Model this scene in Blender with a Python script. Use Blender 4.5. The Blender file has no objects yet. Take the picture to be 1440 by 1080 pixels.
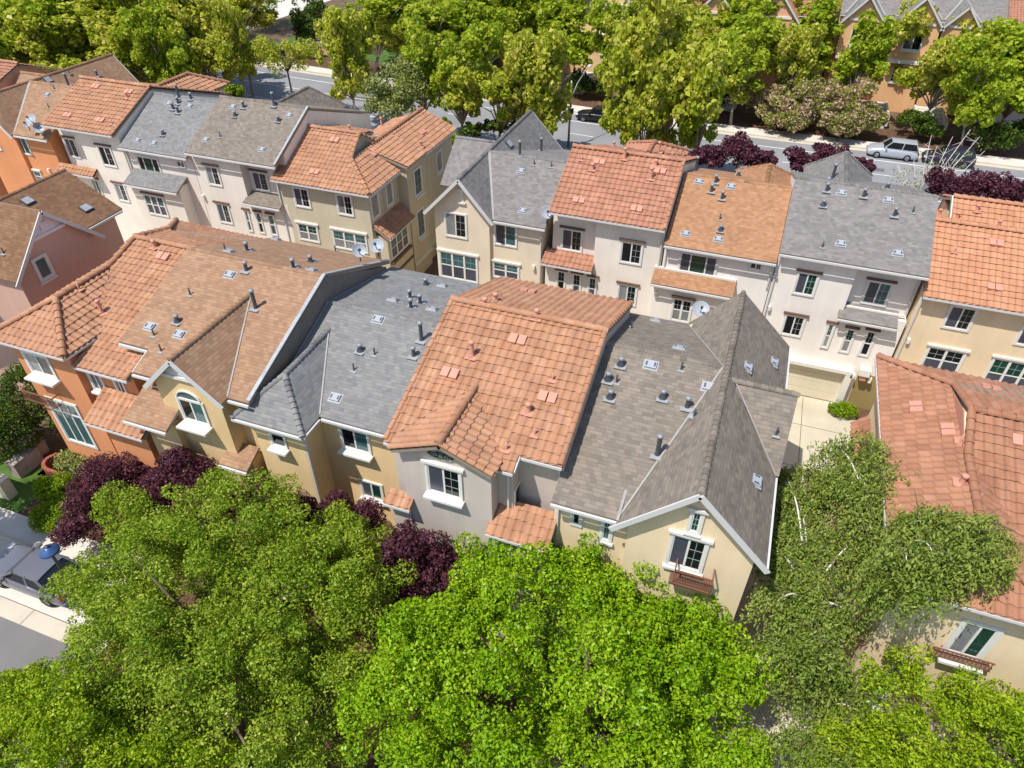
import bpy, bmesh, math, random
import numpy as np
from mathutils import Vector, Matrix
random.seed(7); rng = np.random.default_rng(11)
sc = bpy.context.scene
COL = sc.collection
PI = math.pi
# ------------------------------------------------------------------ camera (a drone 26 m above the street)
FPX, PITCH, YAW, ROLL, CAMH = 980.0, math.radians(39.3), math.radians(20.15), math.radians(0.1), 26.0
_cp, _sp = math.cos(PITCH), math.sin(PITCH)
FW = Vector((-math.sin(YAW)*_cp, math.cos(YAW)*_cp, -_sp))
_r = Vector((math.cos(YAW), math.sin(YAW), 0)); _u = _r.cross(FW)
RT = _r*math.cos(ROLL)+_u*math.sin(ROLL); UP = -_r*math.sin(ROLL)+_u*math.cos(ROLL)
CAM = Vector((0, 0, CAMH))
cd = bpy.data.cameras.new('camera'); cam = bpy.data.objects.new('camera', cd); COL.objects.link(cam)
cd.sensor_width = 36; cd.lens = FPX/1440*36; cd.clip_end = 3000; cd.clip_start = 0.1
m3 = Matrix((RT, UP, -FW)).transposed()
cam.matrix_world = Matrix.Translation(CAM) @ m3.to_4x4()
sc.camera = cam
def ray(px, py): return FW*FPX + RT*(px-720) - UP*(py-540)
def atz(px, py, z=0.0):
    d = ray(px, py); return CAM + d*((z-CAMH)/d.z)
def aty(px, py, y):
    d = ray(px, py); return CAM + d*(y/d.y)
def atx(px, py, x):
    d = ray(px, py); return CAM + d*(x/d.x)
# ------------------------------------------------------------------ light
SUN = Vector((-.29, -.45, 1.0)).normalized()
EL = math.asin(SUN.z); ROT = math.atan2(SUN.x, SUN.y)
w = bpy.data.worlds.new('World'); sc.world = w; w.use_nodes = True
nt = w.node_tree; bg = nt.nodes['Background']
sky = nt.nodes.new('ShaderNodeTexSky'); sky.sky_type = 'NISHITA'; sky.sun_disc = False
sky.sun_elevation = EL; sky.sun_rotation = ROT; sky.air_density = 1.0; sky.dust_density = 0.6
nt.links.new(sky.outputs[0], bg.inputs[0]); bg.inputs[1].default_value = 0.13
sl = bpy.data.lights.new('sun', 'SUN'); sl.energy = 4.3; sl.angle = math.radians(.5); sl.color = (1, .965, .91)
so = bpy.data.objects.new('sun', sl); COL.objects.link(so); so.rotation_euler = (-SUN).to_track_quat('-Z', 'Y').to_euler(); so.location = (0, 0, 60)
vs = sc.view_settings; vs.view_transform = 'Standard'; vs.look = 'None'; vs.gamma = 1; vs.exposure = 0.25
cy = sc.cycles; cy.max_bounces = 6; cy.diffuse_bounces = 3; cy.transmission_bounces = 4; cy.transparent_max_bounces = 4
# ------------------------------------------------------------------ materials
def lin(c):
    f = lambda v: v/12.92 if v <= .04045 else ((v+.055)/1.055)**2.4
    return tuple(f(v/255) for v in c) + (1,)
def newmat(name):
    m = bpy.data.materials.new(name); m.use_nodes = True
    return m, m.node_tree.nodes, m.node_tree.links, m.node_tree.nodes['Principled BSDF']
def P(name, rgb, rough=.6, metal=0, noise=0.0, nscale=2.0, bump=0.0, bscale=40, spec=.4):
    m, N, L, b = newmat(name)
    b.inputs['Roughness'].default_value = rough; b.inputs['Metallic'].default_value = metal; b.inputs['Specular IOR Level'].default_value = spec
    c = lin(rgb)
    if noise:
        tc = N.new('ShaderNodeTexCoord'); n = N.new('ShaderNodeTexNoise'); n.inputs['Scale'].default_value = nscale; n.inputs['Detail'].default_value = 5
        L.new(tc.outputs['Object'], n.inputs['Vector'])
        r = N.new('ShaderNodeMapRange'); r.inputs[1].default_value = .3; r.inputs[2].default_value = .7; r.inputs[3].default_value = 1-noise; r.inputs[4].default_value = 1+noise
        L.new(n.outputs[0], r.inputs[0])
        v = N.new('ShaderNodeVectorMath'); v.operation = 'SCALE'; v.inputs[0].default_value = c[:3]; L.new(r.outputs[0], v.inputs['Scale']); L.new(v.outputs[0], b.inputs['Base Color'])
    else: b.inputs['Base Color'].default_value = c
    if bump:
        tc = N.new('ShaderNodeTexCoord'); n2 = N.new('ShaderNodeTexNoise'); n2.inputs['Scale'].default_value = bscale; n2.inputs['Detail'].default_value = 3
        L.new(tc.outputs['Object'], n2.inputs['Vector'])
        bp = N.new('ShaderNodeBump'); bp.inputs['Strength'].default_value = bump; bp.inputs['Distance'].default_value = .03
        L.new(n2.outputs[0], bp.inputs['Height']); L.new(bp.outputs[0], b.inputs['Normal'])
    return m
def stucco(name, rgb): 
    m = P(name, rgb, .85, 0, .07, .45, .35, 45, .2)
    N, L = m.node_tree.nodes, m.node_tree.links      # faint vertical rain streaks
    b = N['Principled BSDF']; src = b.inputs['Base Color'].links[0].from_socket
    tc = N.new('ShaderNodeTexCoord'); mp = N.new('ShaderNodeMapping'); mp.inputs['Scale'].default_value = (2.2, 2.2, .12)
    n = N.new('ShaderNodeTexNoise'); n.inputs['Scale'].default_value = 1.4; n.inputs['Detail'].default_value = 4
    L.new(tc.outputs['Object'], mp.inputs[0]); L.new(mp.outputs[0], n.inputs['Vector'])
    r = N.new('ShaderNodeMapRange'); r.inputs[1].default_value = .35; r.inputs[2].default_value = .7; r.inputs[3].default_value = .96; r.inputs[4].default_value = 1.02
    L.new(n.outputs[0], r.inputs[0]); v = N.new('ShaderNodeVectorMath'); v.operation = 'SCALE'; L.new(src, v.inputs[0]); L.new(r.outputs[0], v.inputs['Scale']); L.new(v.outputs[0], b.inputs['Base Color'])
    return m
def tinted(N, L, b, col_socket, stain, sscale):
    """large soft stains of dirt multiplied over a colour"""
    tc = N.new('ShaderNodeTexCoord'); n = N.new('ShaderNodeTexNoise'); n.inputs['Scale'].default_value = sscale; n.inputs['Detail'].default_value = 6; n.inputs['Roughness'].default_value = .65
    L.new(tc.outputs['Object'], n.inputs['Vector'])
    r = N.new('ShaderNodeMapRange'); r.inputs[1].default_value = .3; r.inputs[2].default_value = .72; r.inputs[3].default_value = 1-stain; r.inputs[4].default_value = 1+stain
    L.new(n.outputs[0], r.inputs[0]); v = N.new('ShaderNodeVectorMath'); v.operation = 'SCALE'
    L.new(col_socket, v.inputs[0]); L.new(r.outputs[0], v.inputs['Scale']); L.new(v.outputs[0], b.inputs['Base Color'])
def cellrand(N, L, uvsock, sx, sy, offs=0.0):
    """random number per tile / shingle: floor(uv/size) with every second course shifted"""
    sep = N.new('ShaderNodeSeparateXYZ'); L.new(uvsock, sep.inputs[0])
    def M(op, a, bb):
        n = N.new('ShaderNodeMath'); n.operation = op
        for i, v in enumerate((a, bb)):
            if v is None: continue
            if isinstance(v, (int, float)): n.inputs[i].default_value = v
            else: L.new(v, n.inputs[i])
        return n.outputs[0]
    row = M('FLOOR', M('DIVIDE', sep.outputs[1], sy), None)
    u = M('DIVIDE', sep.outputs[0], sx)
    if offs: u = M('ADD', u, M('MULTIPLY', row, offs))
    cmb = N.new('ShaderNodeCombineXYZ'); L.new(M('FLOOR', u, None), cmb.inputs[0]); L.new(row, cmb.inputs[1])
    wn = N.new('ShaderNodeTexWhiteNoise'); wn.noise_dimensions = '2D'; L.new(cmb.outputs[0], wn.inputs['Vector'])
    fr = M('FRACT', M('DIVIDE', sep.outputs[1], sy), None)
    return wn.outputs['Value'], fr
def ramp(N, cols):
    r = N.new('ShaderNodeValToRGB'); e = r.color_ramp.elements
    e[0].position = 0; e[0].color = lin(cols[0]); e[1].position = 1; e[1].color = lin(cols[-1])
    for i, c in enumerate(cols[1:-1]):
        k = e.new((i+1)/(len(cols)-1)); k.color = lin(c)
    return r
def shingle(name, cols, stain=.1):
    m, N, L, b = newmat(name); b.inputs['Roughness'].default_value = .95; b.inputs['Specular IOR Level'].default_value = .15
    uv = N.new('ShaderNodeUVMap'); uv.uv_map = 'UVMap'
    v, fr = cellrand(N, L, uv.outputs[0], .22, .145, .37)
    r = ramp(N, cols); L.new(v, r.inputs[0])
    v2, _ = cellrand(N, L, uv.outputs[0], .6, .32, .43)     # broader blends of colour between bundles
    r2 = N.new('ShaderNodeMapRange'); r2.inputs[3].default_value = .965; r2.inputs[4].default_value = 1.035; L.new(v2, r2.inputs[0])
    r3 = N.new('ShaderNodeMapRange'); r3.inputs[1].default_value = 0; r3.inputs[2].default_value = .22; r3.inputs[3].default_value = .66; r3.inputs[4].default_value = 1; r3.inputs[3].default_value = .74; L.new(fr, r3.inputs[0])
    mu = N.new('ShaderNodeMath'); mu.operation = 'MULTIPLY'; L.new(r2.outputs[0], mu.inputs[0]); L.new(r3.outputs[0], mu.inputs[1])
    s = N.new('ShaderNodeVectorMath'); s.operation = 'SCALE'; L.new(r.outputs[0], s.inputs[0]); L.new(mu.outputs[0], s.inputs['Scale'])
    tinted(N, L, b, s.outputs[0], stain, .6)
    ad = N.new('ShaderNodeMath'); ad.operation = 'SUBTRACT'; L.new(v, ad.inputs[0]); L.new(fr, ad.inputs[1])
    bp = N.new('ShaderNodeBump'); bp.inputs['Strength'].default_value = .5; bp.inputs['Distance'].default_value = .012; L.new(ad.outputs[0], bp.inputs['Height']); L.new(bp.outputs[0], b.inputs['Normal'])
    return m
TW, TEX = .30, .36
def tile(name, cols, stain=.16):
    m, N, L, b = newmat(name); b.inputs['Roughness'].default_value = .75; b.inputs['Specular IOR Level'].default_value = .3
    uv = N.new('ShaderNodeUVMap'); uv.uv_map = 'UVMap'
    v, fr = cellrand(N, L, uv.outputs[0], TW, TEX)
    r = ramp(N, cols); L.new(v, r.inputs[0])
    tinted(N, L, b, r.outputs[0], stain, 1.3)
    return m
M = {}
M['white'] = P('white_paint', (222, 219, 212), .5, 0, .04, 3)
M['trim'] = P('cream_trim', (226, 220, 208), .6, 0, .04, 3)
M['browntrim'] = P('brown_trim', (112, 84, 68), .8, 0, .12, 6)
M['fascia'] = P('fascia', (205, 203, 200), .5)
M['under'] = P('soffit', (150, 135, 118), .8)
M['metal'] = P('galvanised', (150, 152, 156), .45, .25, .12, 7)
M['dkmetal'] = P('dark_pipe', (78, 82, 90), .5, .3, .15, 9)
M['pinkvent'] = P('painted_vent', (200, 144, 122), .6, 0, .08, 9)
M['lead'] = P('flashing', (166, 168, 170), .5, .15, .15, 5)
M['valley'] = P('valley_metal', (160, 156, 152), .55, .1, .1, 5)
M['dish'] = P('dish_grey', (160, 165, 172), .45)
M['iron'] = P('iron_rail', (128, 84, 66), .6)
M['ventlight'] = P('vent_enamel', (164, 167, 172), .5, 0, .06, 6)
def glass(name, rgb, rough=.07):
    return P(name, rgb, rough, 0, .25, 1.2, .02, 3, .7)
M['glassdark'] = glass('window_glass_dark', (20, 24, 30))
M['glassgreen'] = glass('window_glass_green', (26, 62, 52))
M['glassteal'] = glass('window_glass_teal', (62, 96, 98))
M['screen'] = glass('window_glass_behind_screen', (70, 74, 86), .3)
M['blind'] = glass('window_glass_with_blind', (128, 130, 130), .2)
M['concrete'] = P('concrete', (196, 186, 166), .9, 0, .1, .7, .1, 20)
M['driveway'] = P('driveway_concrete', (190, 180, 158), .9, 0, .12, .5, .1, 20)
M['walk'] = P('sidewalk_concrete', (208, 200, 188), .9, 0, .08, .8)
M['asphalt'] = P('asphalt', (138, 137, 138), .9, 0, .12, .22, .15, 60)
M['asphaltdk'] = P('asphalt_street', (120, 116, 114), .9, 0, .08, .6, .15, 60)
M['paint'] = P('road_paint', (225, 225, 222), .7, 0, .1, 4)
M['soil'] = P('soil', (104, 86, 66), .95, 0, .3, .8)
M['lawn'] = P('lawn', (74, 104, 36), .95, 0, .3, 1.6, .4, 30)
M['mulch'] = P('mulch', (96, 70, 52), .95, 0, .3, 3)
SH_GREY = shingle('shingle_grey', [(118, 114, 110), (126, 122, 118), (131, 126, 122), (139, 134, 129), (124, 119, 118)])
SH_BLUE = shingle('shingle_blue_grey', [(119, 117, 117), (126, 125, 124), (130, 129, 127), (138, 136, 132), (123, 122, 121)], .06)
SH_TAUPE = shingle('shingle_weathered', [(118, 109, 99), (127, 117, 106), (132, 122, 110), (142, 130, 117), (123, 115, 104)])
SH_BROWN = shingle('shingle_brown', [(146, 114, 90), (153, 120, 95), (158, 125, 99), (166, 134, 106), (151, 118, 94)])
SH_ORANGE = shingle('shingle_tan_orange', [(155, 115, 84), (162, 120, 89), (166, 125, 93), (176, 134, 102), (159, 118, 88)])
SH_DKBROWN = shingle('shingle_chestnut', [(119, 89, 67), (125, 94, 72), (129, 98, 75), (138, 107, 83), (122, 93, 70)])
TI_OR = tile('clay_tile_orange', [(167, 120, 90), (173, 127, 96), (179, 131, 100), (169, 122, 92), (185, 139, 108), (166, 122, 96)])
TI_RED = tile('clay_tile_red', [(165, 116, 91), (172, 120, 96), (177, 126, 100), (167, 117, 92), (182, 134, 108)])
TI_WARM = tile('clay_tile_warm', [(182, 128, 96), (188, 135, 101), (192, 139, 106), (184, 129, 97), (194, 143, 110)], .1)
TI_BROWN = tile('clay_tile_weathered', [(152, 105, 80), (162, 114, 86), (167, 119, 92), (156, 108, 82), (172, 125, 99)], .18)
TI_DARK = tile('clay_tile_dark', [(104, 52, 46), (122, 60, 52), (112, 56, 48)], .1)
# ------------------------------------------------------------------ mesh helpers
def tag(o, label=None, cat=None, group=None, kind=None):
    if label: o['label'] = label
    if cat: o['category'] = cat
    if group: o['group'] = group
    if kind: o['kind'] = kind
    return o
def empty(name, loc, label, cat, group=None):
    o = bpy.data.objects.new(name, None); o.empty_display_size = .3; COL.objects.link(o); o.location = loc
    return tag(o, label, cat, group)
def link(name, me, parent=None, loc=None):
    o = bpy.data.objects.new(name, me); COL.objects.link(o)
    if parent: o.parent = parent
    if loc is not None: o.location = loc
    return o
class MB:
    """collects geometry for ONE mesh object, given in world coordinates"""
    def __init__(s, *mats): s.bm = bmesh.new(); s.mats = list(mats); s.uv = s.bm.loops.layers.uv.new('UVMap')
    def face(s, pts, mi=0, uv=None):
        vs_ = [s.bm.verts.new(p) for p in pts]
        try: f = s.bm.faces.new(vs_)
        except ValueError: return None
        f.material_index = mi
        if uv:
            for l, t in zip(f.loops, uv): l[s.uv].uv = t
        return f
    def box(s, c, size, mi=0, U=Vector((1, 0, 0)), N=Vector((0, -1, 0)), Z=Vector((0, 0, 1))):
        c = Vector(c); a, b, h = (x/2 for x in size); p = {}
        for i in (-1, 1):
            for j in (-1, 1):
                for k in (-1, 1): p[i, j, k] = s.bm.verts.new(c+U*(a*i)+N*(b*j)+Z*(h*k))
        for q in (((-1, -1, -1), (1, -1, -1), (1, -1, 1), (-1, -1, 1)), ((1, 1, -1), (-1, 1, -1), (-1, 1, 1), (1, 1, 1)), ((-1, 1, -1), (-1, -1, -1), (-1, -1, 1), (-1, 1, 1)),
                  ((1, -1, -1), (1, 1, -1), (1, 1, 1), (1, -1, 1)), ((-1, -1, 1), (1, -1, 1), (1, 1, 1), (-1, 1, 1)), ((-1, 1, -1), (1, 1, -1), (1, -1, -1), (-1, -1, -1))):
            s.bm.faces.new([p[x] for x in q]).material_index = mi
    def bar(s, p, q, w, h, mi=0, up=Vector((0, 0, 1))):
        p, q = Vector(p), Vector(q); d = q-p; l = d.length
        if l < 1e-5: return
        d /= l; side = d.cross(up)
        if side.length < 1e-4: side = d.cross(Vector((1, 0, 0)))
        side.normalize(); z = side.cross(d)
        s.box((p+q)/2, (l, w, h), mi, d, side, z)
    def tube(s, pts, rad, n=8, mi=0, cap=True, smooth=True):
        rings = []
        for i, p in enumerate(pts):
            p = Vector(p); a = Vector(pts[max(i-1, 0)]); b = Vector(pts[min(i+1, len(pts)-1)]); d = (b-a).normalized()
            x = d.orthogonal().normalized(); y = d.cross(x)
            if i and rings:
                ref = rings[-1][0].co-Vector(pts[i-1]); x = (ref-d*ref.dot(d))
                x = x.normalized() if x.length > 1e-6 else d.orthogonal().normalized(); y = d.cross(x)
            r = rad[i] if isinstance(rad, (list, tuple)) else rad
            rings.append([s.bm.verts.new(p+x*(r*math.cos(2*PI*k/n))+y*(r*math.sin(2*PI*k/n))) for k in range(n)])
        for A, B in zip(rings, rings[1:]):
            for k in range(n):
                f = s.bm.faces.new((A[k], A[(k+1) % n], B[(k+1) % n], B[k])); f.material_index = mi; f.smooth = smooth
        if cap:
            for R in (rings[0][::-1], rings[-1]):
                try: s.bm.faces.new(R).material_index = mi
                except ValueError: pass
    def lathe(s, c, prof, n=16, mi=0, axis=Vector((0, 0, 1))):
        x = axis.orthogonal().normalized(); y = axis.cross(x); c = Vector(c); rings = []
        for r, z in prof: rings.append([s.bm.verts.new(c+axis*z+x*(r*math.cos(2*PI*k/n))+y*(r*math.sin(2*PI*k/n))) for k in range(n)])
        for A, B in zip(rings, rings[1:]):
            for k in range(n):
                f = s.bm.faces.new((A[k], A[(k+1) % n], B[(k+1) % n], B[k])); f.material_index = mi; f.smooth = True
    def prism(s, poly, vec, mi=0):
        A = [Vector(p) for p in poly]; B = [p+Vector(vec) for p in A]
        va = [s.bm.verts.new(p) for p in A]; vb = [s.bm.verts.new(p) for p in B]; n = len(A)
        s.bm.faces.new(va[::-1]).material_index = mi; s.bm.faces.new(vb).material_index = mi
        for k in range(n): s.bm.faces.new((va[k], va[(k+1) % n], vb[(k+1) % n], vb[k])).material_index = mi
    def add_mesh(s, me): s.bm.from_mesh(me)
    def mesh(s, name, off=Vector((0, 0, 0))):
        bmesh.ops.recalc_face_normals(s.bm, faces=[f for f in s.bm.faces if not f.tag])
        if off.length: bmesh.ops.translate(s.bm, verts=s.bm.verts, vec=-off)
        me = bpy.data.meshes.new(name); s.bm.to_mesh(me); s.bm.free()
        for m in s.mats: me.materials.append(m)
        return me
    def empty(s): return len(s.bm.verts) == 0
    def build(s, name, parent=None, off=None):
        """off: world position of the parent chain's origin"""
        o = Vector(off) if off is not None else (Vector(parent.location) if parent else Vector((0, 0, 0)))
        me = s.mesh(name, o); return link(name, me, parent)
def plane_axes(poly):
    n = Vector((0, 0, 0)); k = len(poly)
    for i in range(k):
        a, b = poly[i], poly[(i+1) % k]; n += a.cross(b)
    n.normalize()
    if n.z < 0: n = -n
    V = Vector((0, 0, 1))-n*n.z; V.normalize(); U = V.cross(n); return n, U, V
_j = np.random.default_rng(5)
def tile_field(mb, poly, v0=None):
    poly = [Vector(p) for p in poly]; n, U, V = plane_axes(poly); o = poly[0]
    us = [(p-o).dot(U)+o.dot(U) for p in poly]; vsx = [(p-o).dot(V) for p in poly]
    vb = min(vsx); ub, ue, ve = min(us), max(us), max(vsx)
    c0, c1 = int(math.floor(ub/TW)), int(math.ceil(ue/TW)); r1 = int(math.ceil((ve-vb)/TEX))
    S = 8; nc = (c1-c0)*S+1
    t = (np.arange(nc) % S)/S
    prof = np.where(t < .64, 0.046*np.sin(np.pi*np.clip(t/.64, 0, 1))**.85, -.008*np.sin(np.pi*np.clip((t-.64)/.36, 0, 1)))
    uu = (c0+np.arange(nc)/S)*TW; colid = np.minimum(np.arange(nc)//S, c1-c0-1)
    nr = r1+1; jit = _j.uniform(-.007, .007, (nr+1, c1-c0)); jv = _j.uniform(-.018, .018, (nr+1, c1-c0))
    L = []
    for r in range(-1, r1):
        for kk, (dv, dh) in enumerate(((-.05, .044), (1.12, -.004))):
            vv = vb+(r+dv)*TEX + (jv[r+1][colid] if kk == 0 else 0) - prof*.9*(1-kk)
            L.append((vv, prof+dh+jit[r+1][colid]+.01))
    nl = len(L); co = np.zeros((nl, nc, 3)); base = np.array(o-U*o.dot(U))
    for i, (vv, hh) in enumerate(L): co[i] = base+np.outer(uu, np.array(U))+np.outer(vv, np.array(V))+np.outer(hh, np.array(n))
    idx = np.arange(nl*nc).reshape(nl, nc)
    lo, hi = idx[0::2], idx[1::2]     # every course is its own sheet, its nose lifted over the course below
    fa = np.stack([lo[:, :-1], lo[:, 1:], hi[:, 1:], hi[:, :-1]], -1).reshape(-1, 4); course = {}
    me = bpy.data.meshes.new('tmp'); me.from_pydata(co.reshape(-1, 3).tolist(), [], fa.tolist())
    bm = bmesh.new(); bm.from_mesh(me); bpy.data.meshes.remove(me)
    cen = sum(poly, Vector((0, 0, 0)))/len(poly)
    for i in range(len(poly)):
        a, b = poly[i], poly[(i+1) % len(poly)]
        e = (b-a)
        if e.length < 1e-4: continue
        no = e.cross(n).normalized()
        if no.dot(cen-a) > 0: no = -no
        isl = abs(a.z-b.z) < .02 and min(a.z, b.z) < min(p.z for p in poly)+.02
        bmesh.ops.bisect_plane(bm, geom=bm.verts[:]+bm.edges[:]+bm.faces[:], plane_co=a+no*(.07 if isl else .0), plane_no=no, clear_outer=True)
    uvl = bm.loops.layers.uv.new('UVMap'); oV = o.dot(V)
    for f in bm.faces:
        c = f.calc_center_median(); hi_ = max((l.vert.co-o).dot(V) for l in f.loops)-vb
        q = (math.floor((hi_-.14*TEX)/TEX)+.5)*TEX          # one colour per tile
        for l in f.loops: l[uvl].uv = (c.dot(U), q)
    me = bpy.data.meshes.new('tmp'); bm.to_mesh(me); bm.free()
    mb.add_mesh(me); bpy.data.meshes.remove(me)
def slab(mb, poly, th, lift, mi_top, mi_side):
    """a roof board: the polygon with thickness th, its top at lift above the plane, uv in metres"""
    poly = [Vector(p) for p in poly]; n, U, V = plane_axes(poly)
    k = len(poly)
    ar = sum((poly[i].cross(poly[(i+1) % k]) for i in range(k)), Vector()).dot(n)
    if ar < 0: poly = poly[::-1]
    vb = min(p.dot(V) for p in poly)
    T = [p+n*lift for p in poly]; B = [p+n*(lift-th) for p in poly]
    mb.face(T, mi_top, [(p.dot(U), p.dot(V)-vb) for p in poly]); mb.face(B[::-1], mi_side)
    for i in range(k): mb.face([B[i], B[(i+1) % k], T[(i+1) % k], T[i]], mi_side)
def caps(mb, p, q, r=.13, seg=.42, mi=0):
    p, q = Vector(p), Vector(q); d = q-p; L = d.length; d.normalize(); k = max(1, int(round(L/seg)))
    x = d.cross(Vector((0, 0, 1))).normalized(); y = x.cross(d); n = 8
    for i in range(k):
        a = p+d*(L*i/k); b = p+d*(L*(i+1)/k+.05); R = []
        for c, rr, dz in ((a, r*1.12, .03), (b, r*.9, .0)):
            R.append([mb.bm.verts.new(c+x*(rr*math.cos(PI*j/(n-1)))+y*(rr*math.sin(PI*j/(n-1))+dz)) for j in range(n)])
        u = _j.uniform(0, 60); v = _j.uniform(0, 60)
        for j in range(n-1):
            f = mb.bm.faces.new((R[0][j], R[0][j+1], R[1][j+1], R[1][j])); f.material_index = mi
            for l in f.loops: l[mb.uv].uv = (u, v)
        f = mb.bm.faces.new(R[0]); f.material_index = mi
        for l in f.loops: l[mb.uv].uv = (u, v)
# ------------------------------------------------------------------ houses
M['muntin'] = P('muntin', (150, 164, 156), .5)
WR = random.Random(17)
X, Y, Z = Vector((1, 0, 0)), Vector((0, 1, 0)), Vector((0, 0, 1))
_vent = {}
def vent_mesh(kind):
    if kind in _vent: return _vent[kind]
    if kind in ('pipe', 'tallpipe', 'cone', 'pinkpipe', 'pinkshort'):
        pink = kind.startswith('pink'); a = M['pinkvent'] if pink else M['dkmetal']; f = M['pinkvent'] if pink else M['lead']; mb = MB(a, f, M['pinkvent'] if pink else M['metal'])
        h = {'pipe': .4, 'tallpipe': .85, 'cone': .3, 'pinkpipe': .6, 'pinkshort': .32}[kind]; r = .078
        if kind == 'cone': mb.lathe((0, 0, 0), [(.17, -.05), (.15, .08), (.09, .17), (.09, h)], 12)
        else: mb.lathe((0, 0, 0), [(r*1.5, -.08), (r*1.05, .1), (r, .12), (r, h)], 12)
        mb.lathe((0, 0, 0), [(r*1.05, h-.05), (r*1.35, h-.03), (r*1.4, h+.05), (r*1.1, h+.075), (.001, h+.08)], 12, 2)
        mb.box((0, -.03, .015), (.42, .44, .03), 1, X, Y, (Z-Y*.36).normalized())
    elif kind == 'stub':
        mb = MB(M['dkmetal'], M['lead']); mb.lathe((0, 0, 0), [(.045, -.05), (.035, .1), (.035, .34), (.001, .345)], 8); mb.box((0, -.02, 0), (.26, .26, .03), 1, X, Y, (Z-Y*.36).normalized())
    elif kind == 'pinkstub':
        mb = MB(M['pinkvent']); mb.lathe((0, 0, 0), [(.05, -.05), (.04, .1), (.04, .34), (.001, .345)], 8); mb.box((0, -.02, .04), (.3, .34, .03), 0, X, Y, (Z-Y*.36).normalized())
    elif kind == 'flat':
        mb = MB(M['lead'], M['ventlight'], M['dkmetal']); n = (Z-Y*.36).normalized(); v = n.cross(X).normalized()
        mb.box(n*.02, (.54, .44, .03), 0, X, v, n); mb.box(n*.075, (.42, .31, .09), 1, X, v, n)
        for s in (-1, 1): mb.box(n*.122+X*(.15*s), (.06, .17, .012), 2, X, v, n)
    elif kind == 'darkflat':
        mb = MB(M['dkmetal'], M['lead']); n = Z; mb.box(n*.06, (.55, .5, .12), 0, X, Y, n); mb.box(n*.13, (.47, .42, .03), 1, X, Y, n)
    elif kind == 'tilevent':
        mb = MB(M['pinkvent'])
        n = (Z-Y*.36).normalized(); v = n.cross(X).normalized()
        for s in (-1, 1): mb.box(n*.09+X*(.17*s), (.29, .40, .1), 0, X, v, n)
    me = mb.mesh(kind); _vent[kind] = me
    return me
VNAME = {'pipe': 'vent_pipe', 'tallpipe': 'vent_pipe', 'cone': 'vent_pipe', 'pinkpipe': 'vent_pipe', 'pinkshort': 'vent_pipe', 'stub': 'vent_pipe', 'pinkstub': 'vent_pipe', 'flat': 'roof_vent', 'darkflat': 'roof_vent', 'tilevent': 'tile_vent'}
def inpoly(p, poly, n):
    k = len(poly); sgn = None
    for i in range(k):
        c = (poly[(i+1) % k]-poly[i]).cross(p-poly[i]).dot(n)
        if abs(c) < 1e-9: continue
        if sgn is None: sgn = c > 0
        elif (c > 0) != sgn: return False
    return True
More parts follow.
